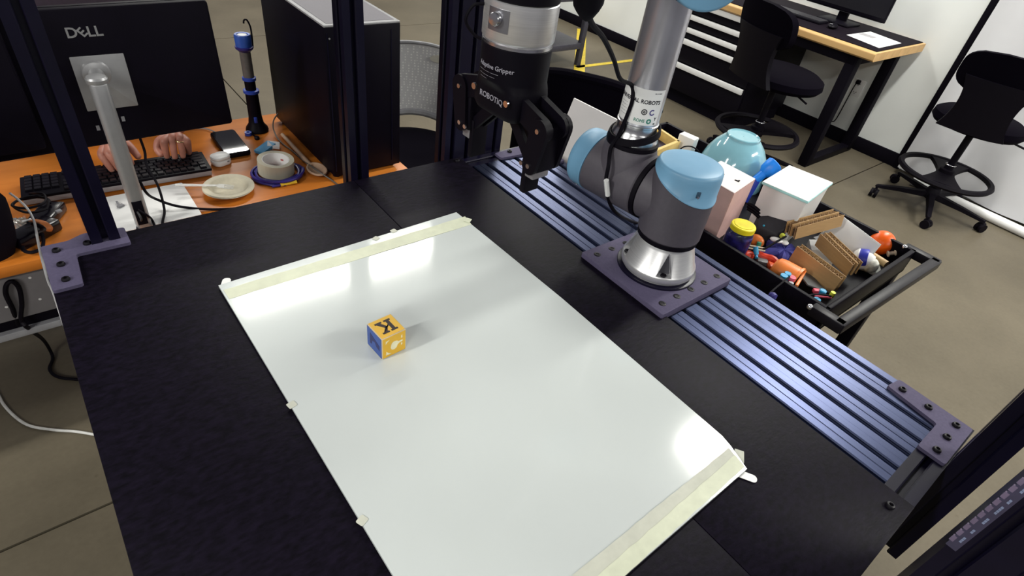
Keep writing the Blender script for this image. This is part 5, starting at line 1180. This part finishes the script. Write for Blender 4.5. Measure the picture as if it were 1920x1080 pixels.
for r_ in range(6):
    for c_ in range(21): piece('key', K2, kb2, (4.352 + 0.0188 * r_, 1.967 + 0.0198 * c_, bmz + 0.016))
ms = thing('computer_mouse', 'small black mouse with pale marks beside the keyboard on the workbench', 'mouse', at(1560, 53, bmz))
o = at(1560, 53, bmz); bm = nb(); sph(bm, o + Vector((0, 0, 0.014)), 0.05, 20, 10, (1.05, 0.62, 0.36), rotm(0, 0, 0.2)); part('shell', bm, m_blk, ms)
bm = nb(); box(bm, o + Vector((-0.025, 0.006, 0.0285)), (0.014, 0.020, 0.004), rotm(0, 0.2, 0.2), 0.001); part('buttons', bm, m_ltgrey, ms)
pp = [at(1587, 66, bmz), at(1646, 90, bmz), at(1688, 81, bmz), at(1632, 60, bmz)]
for k, lbl in enumerate(('lower white sheet of the two loose papers on the workbench', 'upper white printed sheet on the workbench corner')):
    bm = nb(); off = Vector((0.006, -0.004, 0)) * (1 - k); zprism(bm, [((q + off).x, (q + off).y) for q in pp], bmz + 0.0015 * k, bmz + 0.0015 * (k + 1)); sp_ = solo('paper_sheet', bm, m_paper, lbl, 'paper', 'papers on the workbench')
g_ = at(1625, 68, bmz); bm = nb(); zprism(bm, [(g_.x - 0.03, g_.y - 0.05), (g_.x + 0.05, g_.y - 0.05), (g_.x + 0.05, g_.y + 0.05), (g_.x - 0.03, g_.y + 0.05)], bmz + 0.003, bmz + 0.0034)
part('printed_block', bm, mat('print_grey', (0.36, 0.35, 0.37), 0.6), sp_, 'grey printed picture')

# ================================================================== BLACK UTILITY CART WITH ITS LOAD
RZc = 0.88; FZ = 0.818                              # rim and tray floor
ct = thing('utility_cart', 'black utility cart with a deep tray of toys and boxes beside the rail', 'cart', (1.49, 0.72, 0))
tx0, tx1, ty0, ty1 = 1.245, 1.735, 0.268, 1.16
m_cart = mat('cart_black', (0.0026, 0.0016, 0.0050), 0.45, spec=0.08)
def tray(z0, z1, nm):
    bm = nb(); th = 0.012
    boxb(bm, (tx0, ty0, z0), (tx1, ty1, z0 + 0.008))
    for lo, hi in (((tx0, ty0, z0), (tx0 + th, ty1, z1)), ((tx1 - th, ty0, z0), (tx1, ty1, z1)), ((tx0, ty0, z0), (tx1, ty0 + th, z1)), ((tx0, ty1 - th, z0), (tx1, ty1, z1))): boxb(bm, lo, hi, 0.002)
    return part(nm, bm, m_cart, ct)
tray(FZ - 0.008, RZc, 'top_tray'); tray(0.22, 0.31, 'bottom_tray')
for x in (tx0 + 0.02, tx1 - 0.03):
    for y in (ty0 + 0.02, ty1 - 0.02):
        bm = nb(); boxb(bm, (x - 0.018, y - 0.018, 0.09), (x + 0.018, y + 0.018, FZ), 0.003); part('leg', bm, m_cart, ct)
        bm = nb(); cyl(bm, (x - 0.014, y, 0.045), (x + 0.014, y, 0.045), 0.045, n=20); box(bm, (x, y, 0.075), (0.04, 0.03, 0.04), None, 0.004); part('caster', bm, m_rub, ct)
h0, h1 = at(1560, 612, RZc), at(1765, 489, RZc)
bm = nb(); hp = [(tx0 + 0.01, ty0 + 0.05, RZc - 0.02), (1.215, 0.265, RZc - 0.006), (h0.x + 0.012, h0.y + 0.012, RZc)]
def bar3(a, b, s):
    a, b = Vector(a), Vector(b); d = (b - a).normalized(); u, v, _ = basis(d); bmx = nb()
    box(bmx, (a + b) / 2, (s, s, (b - a).length), Matrix((u, v, d)).transposed(), 0.003); return bmx
def joinbm(*bms):
    out = nb()
    for b in bms:
        me = bpy.data.meshes.new('t'); b.to_mesh(me); b.free(); out.from_mesh(me); bpy.data.meshes.remove(me)
    return out
zH = RZc - 0.013
part('handle', joinbm(bar3((1.222, 0.232, zH), (1.748, 0.218, zH), 0.026), bar3((1.232, 0.30, zH), (1.232, 0.222, zH), 0.026), bar3((1.742, 0.30, zH), (1.742, 0.208, zH), 0.026)), mat('handle_black', (0.0055, 0.0042, 0.0075), 0.4, spec=0.2), ct)
for px, py in ((1519, 574), (1697, 462)):
    o = at(px, py, RZc); bm = nb(); sph(bm, o + Vector((0, 0, -0.002)), 0.007, 12, 8); part('rivet', bm, m_steel, ct, 'bright rivet')

# --- load of the cart
def quadbox(p, z0, z1, m, nm, th=None, shrink=0.0):
    """box with a four-cornered top given in plan"""
    c = sum((Vector(q[:2]) for q in p), Vector((0, 0))) / 4; bm = nb()
    lo = [Vector(q[:2]).lerp(c, shrink) for q in p]
    rings(bm, [[Vector((q.x, q.y, z0)) for q in lo], [Vector((q[0], q[1], z1)) for q in p]])
    es = list(bm.edges); bmesh.ops.bevel(bm, geom=es, offset=0.0015, segments=2, affect='EDGES'); return bm
m_pink = mat('pale_pink_card', (0.72, 0.47, 0.44), 0.6, var=0.05)
pkx = thing('pink_box', 'pale pink box with two small slots in its top behind the robot base joint', 'box', (1.44, 0.70, FZ))
PT = 0.975
pt = [at(1352, 301, PT), at(1417, 335, PT), at(1377, 362, PT), at(1312, 324, PT)]
part('box_body', quadbox(pt[::-1], FZ, PT - 0.002, m_pink, ''), m_pink, pkx)
bm = quadbox(pt[::-1], PT - 0.002, PT, m_pink, ''); part('box_top', bm, mat('blush_white', (0.86, 0.78, 0.76), 0.5), pkx, 'whitish top')
for px, py in ((1356, 328), (1385, 340)):
    o = at(px, py, PT); bm = nb(); box(bm, o + Vector((0, 0, 0.0008)), (0.011, 0.004, 0.0016), rotm(0, 0, 0.3)); box(bm, o + Vector((-0.003, 0.004, 0.0008)), (0.004, 0.011, 0.0016), rotm(0, 0, 0.3)); part('slot', bm, m_blk, pkx)
wbx = thing('white_box', 'white box with a pale aqua rimmed lid at the back of the cart', 'box', (1.62, 0.60, FZ))
WT = 0.965; wt = [at(1480, 309, WT), at(1563, 342, WT), at(1516, 378, WT), at(1429, 340, WT)]
wtc = sum(wt, Vector()) / 4; win = [wtc + (q - wtc) * 0.93 for q in wt]
part('box_body', quadbox([Vector((q.x, q.y, 0)) for q in win][::-1], FZ, WT - 0.008, m_white2, '', shrink=0.05), m_white2, wbx)
part('lid', quadbox(wt[::-1], WT - 0.008, WT - 0.0015, m_white2, ''), mat('aqua_rim', (0.45, 0.78, 0.78), 0.4), wbx, 'pale aqua lid rim')
win2 = [wtc + (q - wtc) * 0.985 for q in wt]; part('lid_top', quadbox(win2[::-1], WT - 0.0018, WT, m_white2, ''), mat('lid_white', (0.86, 0.88, 0.88), 0.4), wbx)
# aqua bowl, upside down
bo = at(1373, 330, 0.80); bo = Vector((1.765, 0.905, FZ))
bwl = thing('bowl', 'glossy aqua bowl turned upside down at the far end of the cart', 'bowl', bo)
m_aqua = mat('aqua_glaze', (0.225, 0.47, 0.555), 0.12, var=0.03, coat=0.5)
bo = at(1371, 314, 0.860); bo.z = FZ; BR = 0.111
bm = nb(); prof = [(BR - 0.004, 0), (BR, 0.0), (BR + 0.001, 0.006), (BR * 0.985, 0.03), (BR * 0.94, 0.065), (BR * 0.85, 0.10), (BR * 0.70, 0.132), (BR * 0.52, 0.156), (BR * 0.475, 0.160), (BR * 0.465, 0.168), (BR * 0.44, 0.170), (BR * 0.40, 0.166), (0.001, 0.165)]
lathe(bm, bo, [(r_, h_ * 0.91) for r_, h_ in prof], n=64, caps=False); lathe(bm, bo, [(BR - 0.004, 0.0), (BR * 0.94, 0.034), (BR * 0.75, 0.092), (BR * 0.45, 0.127), (0.001, 0.130)], n=64, caps=False); part('bowl_shell', bm, m_aqua, bwl)
# bright blue scoop
sc2 = thing('blue_scoop', 'bright blue plastic scoop handle between the bowl and the white box', 'scoop', (1.66, 0.74, FZ))
m_bbl = mat('vivid_blue', (0.008, 0.24, 0.90), 0.4)
pA, pB = at(1416, 338, 0.885), at(1452, 309, 0.935)
bm = nb(); cyl(bm, pA, pA.lerp(pB, 0.48), 0.013, 0.014, 20); d_ = (pB - pA).normalized(); lathe(bm, pA.lerp(pB, 0.42), [(0.015, 0), (0.024, 0.012), (0.026, 0.03), (0.026, (pB - pA).length * 0.62), (0.022, (pB - pA).length * 0.66)], n=28, axis=d_); part('scoop_body', bm, m_bbl, sc2)
bm = nb(); cyl(bm, (pA.x - 0.02, pA.y - 0.005, FZ), pA + d_ * 0.004, 0.010, 0.013, 16); part('scoop_handle', bm, mat('royal_blue_dark', (0.02, 0.05, 0.45), 0.4), sc2)
# yellow-edged wooden tray and white block behind the robot
ytr = thing('wooden_tray', 'pale yellow wooden tray with a violet inside behind the silver arm collar', 'tray', (1.60, 1.02, FZ))
m_yw = mat('yellow_wood', (0.66, 0.47, 0.16), 0.5)
yz = 0.90; yq = [at(1236, 240, yz), at(1272, 264, yz), at(1222, 284, yz), at(1188, 258, yz)]
def bars(q, z0, z1, th, m, par, nm):
    for i in range(4):
        a, b = Vector(q[i]), Vector(q[(i + 1) % 4]); d = (b - a); L_ = d.length; d.normalize()
        bm = nb(); box(bm, ((a.x + b.x) / 2, (a.y + b.y) / 2, (z0 + z1) / 2), (L_ + th, th, z1 - z0), rotm(0, 0, math.atan2(d.y, d.x)), 0.001); part(nm, bm, m, par)
bars(yq, FZ, yz, 0.011, m_yw, ytr, 'side_board')
bm = nb(); zprism(bm, [(q.x, q.y) for q in yq][::-1], FZ, FZ + 0.05); part('tray_floor', bm, mat('dark_violet', (0.035, 0.025, 0.06), 0.6), ytr, 'violet inside')
wz = 0.915; wq = at(1290, 262, 0.90)
wbk = thing('white_block', 'small white block beside the wooden tray behind the robot', 'block', (wq.x, wq.y, FZ))
bm = nb(); box(bm, (wq.x, wq.y, (FZ + wz) / 2), (0.035, 0.058, wz - FZ), rotm(0, 0, 0.15), 0.003); part('block_body', bm, m_white2, wbk)
cable('arched_cable', [at(1273, 282, 0.89), at(1283, 275, 0.91), at(1297, 275, 0.91), at(1309, 283, 0.90), at(1312, 292, 0.87)], 0.0022, m_rub, 'thin black cord arching in front of the white block')
# jar with yellow lid
jr = thing('plastic_jar', 'clear jar of dark violet pieces with a bright yellow lid in the cart corner', 'jar', (1.40, 0.56, FZ))
jo = at(1380, 452, 0.80); jo = at(1395, 422, 0.914); jo.z = FZ; JS = 0.77
bm = nb(); lathe(bm, jo, [(r_ * JS, h_ * 0.80) for r_, h_ in [(0.001, 0), (0.040, 0), (0.044, 0.004), (0.0445, 0.085), (0.041, 0.098), (0.036, 0.103), (0.036, 0.112)]], n=40, caps=False); part('jar_wall', bm, mat('jar_plastic', (0.95, 0.95, 0.97), 0.03, var=0.01, trans=1.0), jr)
bm = nb(); lathe(bm, jo, [(r_ * JS, h_ * 0.80) for r_, h_ in [(0.001, 0.002), (0.039, 0.002), (0.0425, 0.006), (0.043, 0.080), (0.036, 0.088), (0.001, 0.090)]], n=32); part('contents', bm, mat('violet_pieces', (0.020, 0.014, 0.17), 0.5, var=0.8, scale=60, bump=0.6), jr, 'dark violet pieces')
bm = nb(); lathe(bm, jo, [(r_ * JS, h_ * 0.80) for r_, h_ in [(0.0375, 0.103), (0.041, 0.104), (0.041, 0.119), (0.039, 0.1215), (0.033, 0.122), (0.032, 0.1235), (0.001, 0.1235)]], n=48); part('lid', bm, mat('lid_yellow', (0.84, 0.70, 0.015), 0.4), jr, 'bright yellow lid')
# cardboard sticks
m_card = mat('cardboard', (0.46, 0.285, 0.125), 0.7, var=0.07, scale=25, stretch=(1, 1, 5)); m_cardd = mat('cardboard_edge', (0.32, 0.20, 0.10), 0.8, var=0.3, scale=160); m_carddk = mat('cardboard_end', (0.070, 0.042, 0.026), 0.85, var=0.5, scale=200)
def cardstick(label, a, b, wdt, hgt, roll=0.0, layers=4):
    """stack of corrugated cardboard strips glued flat: faces show on the sides, fluted edges on top"""
    a, b = Vector(a), Vector(b); d = (b - a).normalized(); s = d.cross(Vector((0, 0, 1))).normalized(); up = s.cross(d)
    s, up = s * math.cos(roll) + up * math.sin(roll), up * math.cos(roll) - s * math.sin(roll)
    R = Matrix((d, s, up)).transposed(); L_ = (b - a).length; c = (a + b) / 2
    t = thing('cardboard_bar', label, 'cardboard', (c.x, c.y, c.z - hgt / 2), 0, 'cardboard bars in the cart')
    th = wdt / layers
    for k in range(layers):
        y = -wdt / 2 + th * k
        for off in (0.0004, th - 0.0016):
            bm = nb(); box(bm, c + R @ Vector((0, y + off + 0.0006, 0)), (L_, 0.0012, hgt), R); part('liner', bm, m_card, t)
        bm = nb(); n = 22
        pts = []
        for i in range(n + 1):
            x = -L_ / 2 + L_ * i / n; pts.append((x, y + th * (0.22 if i % 2 else 0.78)))
        poly = [(x, yy - 0.0008) for x, yy in pts] + [(x, yy + 0.0008) for x, yy in pts[::-1]]
        prism(bm, poly, c - up * (hgt / 2 - 0.001), R, hgt - 0.003); part('fluting', bm, m_cardd, t)
        bm = nb(); box(bm, c + R @ Vector((0, y + th / 2, -0.004)), (L_ - 0.006, th * 0.55, hgt - 0.016), R); part('core', bm, m_carddk, t)
    return t
cardstick('topmost cardboard bar lying across the cart load beside the white box', at(1483, 432, 0.880), at(1570, 408, 0.905), 0.040, 0.036, 0.12, 2)
cardstick('middle cardboard bar slanting down from under the topmost one to the cart handle', at(1542, 447, 0.872), at(1602, 505, 0.862), 0.032, 0.042, -0.15, 2)
cardstick('front cardboard bar leaning along the middle of the cart', at(1491, 473, 0.862), at(1573, 535, 0.852), 0.022, 0.050, -0.05, 1)
# white folded carton with a pale grey face
wc = thing('white_carton', 'open white paper carton beside the orange ball', 'carton', (1.69, 0.45, FZ))
ca, cb2 = at(1570, 402, 0.90), at(1648, 460, 0.885)
d_ = (cb2 - ca).normalized(); s_ = d_.cross(Vector((0, 0, 1))).normalized()
if s_.x > 0: s_ = -s_
RR = Matrix((d_, s_, d_.cross(s_))).transposed(); Lc = (cb2 - ca).length
def pane(o, x, y, th, R, nm, m): b = nb(); box(b, Vector(o), (x, y, th), R, 0.0005); return part(nm, b, m, wc)
mid_ = (ca + cb2) / 2
tilt = frame(d_, (s_ * 0.45 + Vector((0, 0, -0.9))))
pane(mid_ + s_ * 0.018 + Vector((0, 0, -0.034)), Lc, 0.080, 0.0016, tilt, 'front_panel', m_paper)
pane(mid_ - s_ * 0.004 + Vector((0, 0, -0.036)), Lc * 0.98, 0.078, 0.0016, frame(d_, Vector((0, 0, -1))), 'rear_panel', m_paper)
pane(ca + d_ * 0.002 + s_ * 0.012 + Vector((0, 0, -0.03)), 0.040, 0.06, 0.0016, frame(s_, Vector((0, 0, -1))), 'end_panel', m_white2)
bm = nb(); box(bm, mid_ + s_ * 0.045 + Vector((0, 0, -0.070)), (Lc * 1.05, 0.03, 0.01), frame(d_, s_), 0.002); part('base_flap', bm, m_grey, wc)
# orange ball
ob = at(1656, 455, 0.845); bm = nb(); OR = 0.0345; ob = at(1653, 455, FZ + OR); sph(bm, ob, OR, 32, 20); solo('orange_ball', bm, mat('orange_vinyl', (0.95, 0.125, 0.003), 0.35, var=0.03), 'smooth bright orange ball in the far corner of the cart', 'ball')
# white pad, white cup with blue lining, cork-handled roll, spools
bm = nb(); q = [at(1517, 449, 0.838), at(1541, 449, 0.838), at(1562, 492, 0.838), at(1524, 477, 0.838)]; zprism(bm, [(v.x, v.y) for v in q][::-1], 0.819, 0.838); solo('note_pad', bm, m_white2, 'small white pad wedged between the two lower cardboard bars', 'pad')
cp = thing('bottle', 'white squeeze bottle with a deep blue band beside the orange ball', 'bottle', at(1618, 490, FZ))
ba, bb_ = at(1598, 478, 0.847), at(1634, 496, 0.842); d_ = (bb_ - ba).normalized()
bm = nb(); lathe(bm, ba, [(0.012, 0), (0.024, 0.006), (0.026, 0.020), (0.026, 0.040), (0.023, 0.05)], n=28, axis=d_); part('shoulder', bm, m_white2, cp)
bm = nb(); lathe(bm, ba + d_ * 0.018, [(0.0262, 0), (0.0272, 0.003), (0.0272, 0.018), (0.0262, 0.021)], n=28, axis=d_ + Vector((0, 0, 0.4))); part('band', bm, mat('ultramarine', (0.025, 0.035, 0.42), 0.4), cp, 'deep blue band')
bm = nb(); sph(bm, ba + d_ * 0.048 + Vector((-0.006, -0.004, 0)), 0.021, 20, 12); part('dome', bm, mat('speckled_white', (0.70, 0.70, 0.62), 0.6, var=0.35, scale=90), cp)
rl = thing('rolling_pin', 'short pale wooden roller with grey ends by the cart handle', 'roller', at(1655, 490, FZ))
ra, rb_ = at(1634, 478, 0.838), at(1662, 496, 0.838); d_ = (rb_ - ra).normalized()
bm = nb(); cyl(bm, ra, rb_, 0.010, n=20); part('roller_body', bm, mat('tan_wood', (0.60, 0.41, 0.20), 0.5), rl)
bm = nb(); cyl(bm, ra - d_ * 0.008, ra, 0.014, n=20); part('end_cap', bm, m_ltgrey, rl)
sp2 = thing('thread_spool', 'tiny beige spool between the orange ball and the cart end', 'spool', at(1666, 478, FZ))
o = at(1664, 476, 0.842); bm = nb(); lathe(bm, o, [(0.009, 0), (0.009, 0.003), (0.0055, 0.004), (0.0055, 0.016), (0.009, 0.017), (0.009, 0.020)], n=20, axis=(0.6, -0.6, 0.4)); part('spool_body', bm, mat('beige_wood', (0.62, 0.52, 0.40), 0.55), sp2)
rg = thing('tape_dispenser', 'grey clear plastic dispenser lying by the cart end wall', 'dispenser', at(1630, 508, FZ))
o = at(1632, 503, 0.823); bm = nb(); rslab(bm, o, 0.07, 0.045, 0.012, 0.01, rotm(0.2, 0, 0.5), 0.003); part('dispenser_body', bm, mat('smoke_clear', (0.55, 0.56, 0.52), 0.2, trans=0.3), rg)
o = at(1627, 497, 0.838); bm = nb(); rslab(bm, o, 0.04, 0.026, 0.004, 0.008, rotm(0.2, 0, 0.9), 0.001); part('green_insert', bm, mat('olive_green', (0.36, 0.42, 0.06), 0.5), rg)
# black controller box and grip
bxk = thing('black_case', 'matte black case with a ribbed grip between the jar and the white box', 'case', (1.55, 0.58, FZ))
q = [at(1420, 392, 0.87), at(1455, 386, 0.90), at(1490, 412, 0.895), at(1458, 440, 0.85), at(1420, 425, 0.85)]
bm = nb(); rings(bm, [[Vector((v.x, v.y, FZ)) for v in q], [Vector((v.x, v.y, v.z - 0.006)) for v in q], [Vector((v.x, v.y, v.z)).lerp(sum(q, Vector()) / 5, 0.08) for v in q]]); part('case_body', bm, mat('charcoal', (0.016, 0.015, 0.022), 0.55), bxk)
bm = nb()
for k in range(3): a, b = at(1402, 381 + 5 * k, 0.90 - .008 * k), at(1424, 396 + 6 * k, 0.892 - .008 * k); tube(bm, [a, (a + b) / 2 + Vector((0, 0, 0.002)), b], 0.005, n=8, k=2)
part('grip_rib', bm, m_rub, bxk)
bm = nb(); sph(bm, at(1432, 423, 0.862), 0.0032, 10, 6); part('indicator', bm, mat('cyan_dot', (0.03, 0.35, 0.55), 0.5), bxk, 'tiny blue dot')
# coloured toy pieces
m_or = mat('toy_orange', (0.85, 0.23, 0.045), 0.4); m_red = mat('toy_red', (0.70, 0.045, 0.015), 0.4); m_cy = mat('toy_cyan', (0.02, 0.30, 0.55), 0.4); m_pk = mat('toy_pink', (0.72, 0.10, 0.16), 0.45); m_gn = mat('toy_green', (0.02, 0.22, 0.13), 0.5); m_lime = mat('toy_lime', (0.60, 0.66, 0.05), 0.5); m_navy = mat('toy_blue_cloth', (0.03, 0.03, 0.24), 0.7)
def toy(name, label, px, py, z, build, m, cat='toy', group=None):
    bm = nb(); build(bm, at(px, py, z)); return solo(name, bm, m, label, cat, group)
oc = thing('toy_cup', 'orange plastic cup lying on its side with blue studs in the cart', 'toy', at(1472, 512, FZ))
ca_, cb_ = at(1450, 500, 0.842), at(1500, 530, 0.838); d_ = (cb_ - ca_).normalized()
bm = nb(); lathe(bm, ca_, [(0.001, 0), (0.022, 0), (0.029, 0.006), (0.032, 0.02), (0.0335, (cb_ - ca_).length * 0.8), (0.036, (cb_ - ca_).length * 0.82), (0.036, (cb_ - ca_).length * 0.9), (0.030, (cb_ - ca_).length * 0.9), (0.028, 0.03), (0.001, 0.02)], n=36, axis=d_, caps=False); part('cup_wall', bm, m_or, oc)
for px, py, m, r in ((1471, 516, m_cy, 0.009), (1478, 512, m_cy, 0.008), (1495, 509, m_cy, 0.0085), (1486, 519, m_pk, 0.009), (1484, 530, m_ltgrey, 0.006)):
    o = at(px, py, 0.868 if px < 1480 else 0.862); bm = nb(); cyl(bm, o - Vector((0, 0, 0.02)), o, r, n=16); part('stud', bm, m, oc)
bm = nb(); a, b = at(1507, 512, 0.845), at(1491, 540, 0.845); box(bm, (a + b) / 2, ((b - a).length, 0.008, 0.02), frame((b - a), Vector((0, 0, 1)).cross(b - a)), 0.002); part('edge_bar', bm, m_or, oc)
toy('toy_ball', 'orange toy piece half hidden behind the clear jar', 1418, 452, 0.835, lambda b, o: sph(b, o, 0.019, 16, 10, (0.8, 1.2, 1)), m_or)
toy('toy_piece', 'red toy piece at the foot of the clear jar', 1402, 478, 0.83, lambda b, o: sph(b, o, 0.016, 14, 8, (1.2, 1, 0.7)), m_red)
toy('toy_piece', 'long red toy piece between the jar and the orange cup', 1437, 484, 0.83, lambda b, o: tube(b, [o + Vector((-0.012, 0.022, 0.004)), o, o + Vector((0.004, -0.02, 0.002)), o + Vector((-0.002, -0.04, -0.004))], lambda t_: 0.013 - 0.004 * abs(2 * t_ - 1), n=10), m_red)
toy('toy_piece', 'orange-red toy piece touching the orange cup', 1447, 500, 0.832, lambda b, o: box(b, o, (0.03, 0.022, 0.015), rotm(0.2, 0.1, 0.7), 0.005), mat('toy_vermilion', (0.80, 0.10, 0.01), 0.4))
toy('toy_piece', 'small cyan toy peg between the two red pieces', 1418, 477, 0.842, lambda b, o: (cyl(b, o, o + Vector((0.004, 0.012, 0.016)), 0.0065, n=12), cyl(b, o + Vector((-0.008, -0.008, -0.004)), o, 0.004, n=10)), m_cy)
toy('toy_piece', 'little green toy peg beside the clear jar', 1423, 461, 0.848, lambda b, o: cyl(b, o - Vector((0, 0, 0.012)), o + Vector((0.003, 0.004, 0.008)), 0.006, n=10), m_gn)
toy('wood_sticks', 'two thin pale sticks behind the red toy pieces', 1416, 466, 0.846, lambda b, o: (cyl(b, o + Vector((-0.022, 0.018, 0)), o + Vector((0.012, -0.022, 0.002)), 0.0022, n=8), cyl(b, o + Vector((-0.016, 0.022, 0.004)), o + Vector((0.02, -0.016, 0.004)), 0.0022, n=8)), mat('stick_wood', (0.60, 0.52, 0.38), 0.6), 'sticks')
toy('toy_ball', 'small lime ball in front of the topmost cardboard bar', 1467, 442, 0.868, lambda b, o: sph(b, o, 0.0075, 12, 8), m_lime)
toy('white_spoon', 'small white plastic spoon head left of the topmost cardboard bar', 1456, 450, 0.855, lambda b, o: (sph(b, o, 0.012, 12, 8, (1, 1.5, 0.5), rotm(0, 0, 0.6)), sph(b, o + Vector((0.018, -0.016, -0.004)), 0.010, 12, 8, (1.2, 1.1, 0.5))), m_white2, 'spoon')
toy('blue_cloth', 'crumpled deep blue cloth beside the front cardboard bar', 1466, 476, 0.826, lambda b, o: (lambda V: rings(b, [[o + Vector(((0.050 * k) * (1 + 0.35 * math.cos(5 * 2 * PI * i / 40)) * math.cos(2 * PI * i / 40), (0.045 * k) * (1 + 0.35 * math.cos(5 * 2 * PI * i / 40)) * math.sin(2 * PI * i / 40), z + 0.005 * math.sin(i * 1.7) * k)) for i in range(40)] for k, z in ((0.98, -0.006), (1.0, 0), (0.75, 0.012), (0.4, 0.016), (0.02, 0.015))]))(0), m_navy, 'cloth')
toy('grey_sheet', 'dark grey flat plate between the orange cup and the cart end', 1518, 527, 0.842, lambda b, o: rslab(b, o, 0.075, 0.055, 0.004, 0.003, rotm(0.25, 0.1, 0.9), 0.001), mat('dark_grey_card', (0.045, 0.045, 0.045), 0.6), 'plate')
toy('grey_block', 'small grey brick among the red toy pieces', 1429, 491, 0.828, lambda b, o: box(b, o, (0.028, 0.02, 0.012), rotm(0, 0, -0.9), 0.002), mat('brick_grey', (0.12, 0.115, 0.12), 0.5), 'block')
for nm, lb_, px, py, z, m in (('toy_peg', 'flat cyan toy disc near the end corner of the cart', 1543, 546, 0.852, m_cy), ('toy_peg', 'cyan toy peg lowest in the near corner of the cart', 1532, 562, 0.848, m_cy)):
    toy(nm, lb_, px, py, z, lambda b, o: lathe(b, o - Vector((0, 0, 0.008)), [(0.0075, 0), (0.0085, 0.003), (0.0085, 0.010), (0.0065, 0.0115)], n=20), m)
toy('toy_peg', 'pink toy block beside the flat cyan disc', 1532, 546, 0.846, lambda b, o: box(b, o, (0.02, 0.012, 0.010), rotm(0, 0, -0.7), 0.002), m_pk)
toy('toy_rod', 'thin pink rod beside the cyan pegs', 1544, 557, 0.848, lambda b, o: cyl(b, o + Vector((-0.016, 0.014, 0)), o + Vector((0.016, -0.012, 0)), 0.0024, n=8), m_pk)
toy('toy_peg', 'small yellow peg at the foot of the front cardboard bar', 1563, 548, 0.856, lambda b, o: cyl(b, o - Vector((0, 0, 0.014)), o, 0.006, n=12), m_lime)
toy('thin_cable', 'thin black cable along the near corner of the cart', 1530, 556, 0.856, lambda b, o: tube(b, [at(1508, 556, 0.858), at(1525, 552, 0.860), at(1548, 553, 0.858), at(1558, 556, 0.852)], 0.0022, n=7), m_rub, 'cable')
br = thing('paint_brush', 'thin dark brush with a deep blue tip leaning over the cart wall', 'brush', at(1455, 538, 0.885))
bm = nb(); tube(bm, [at(1480, 519, 0.876), at(1458, 537, 0.884), at(1443, 550, 0.886)], 0.0022, n=7); part('brush_handle', bm, m_rub, br)
bm = nb(); lathe(bm, at(1444, 549, 0.886), [(0.003, 0), (0.009, 0.006), (0.010, 0.014), (0.002, 0.02)], n=14, axis=(-0.3, -0.9, -0.2)); part('brush_tip', bm, mat('tip_blue', (0.03, 0.025, 0.20), 0.5), br, 'deep blue tip')
toy('black_rod', 'thin black rod rising to the topmost cardboard bar', 1455, 458, 0.85, lambda b, o: cyl(b, at(1431, 468, 0.85), at(1474, 443, 0.875), 0.003, n=8), m_rub, 'rod')
# ================================================================== WHITE PANEL BEHIND THE ROBOT
wp = thing('backing_sheet', 'white plastic sheet standing behind the rail between the gripper and robot', 'panel', (1.13, 0.95, 0.80))
pA, pB, pC = atX(1076, 184, 1.14), atX(1146, 219, 1.14), atX(1036, 282, 1.115)
ux = (pB - pA); uy = (pC - pA)
def pn(u, v):
    q = pA + ux * (u * 1.7) + uy * (v * 1.45); return q + Vector((0.012 * max(0, v - 0.45), 0, 0))
bm = nb(); slab(bm, pn, 8, 10, (0.004, 0, 0)); part('panel_sheet', bm, mat('panel_white', (0.84, 0.81, 0.79), 0.5, var=0.01), wp)
bm = nb(); boxb(bm, (1.10, 0.72, 0.76), (1.16, 1.12, 0.80), 0.003); part('panel_foot', bm, m_grey, wp)
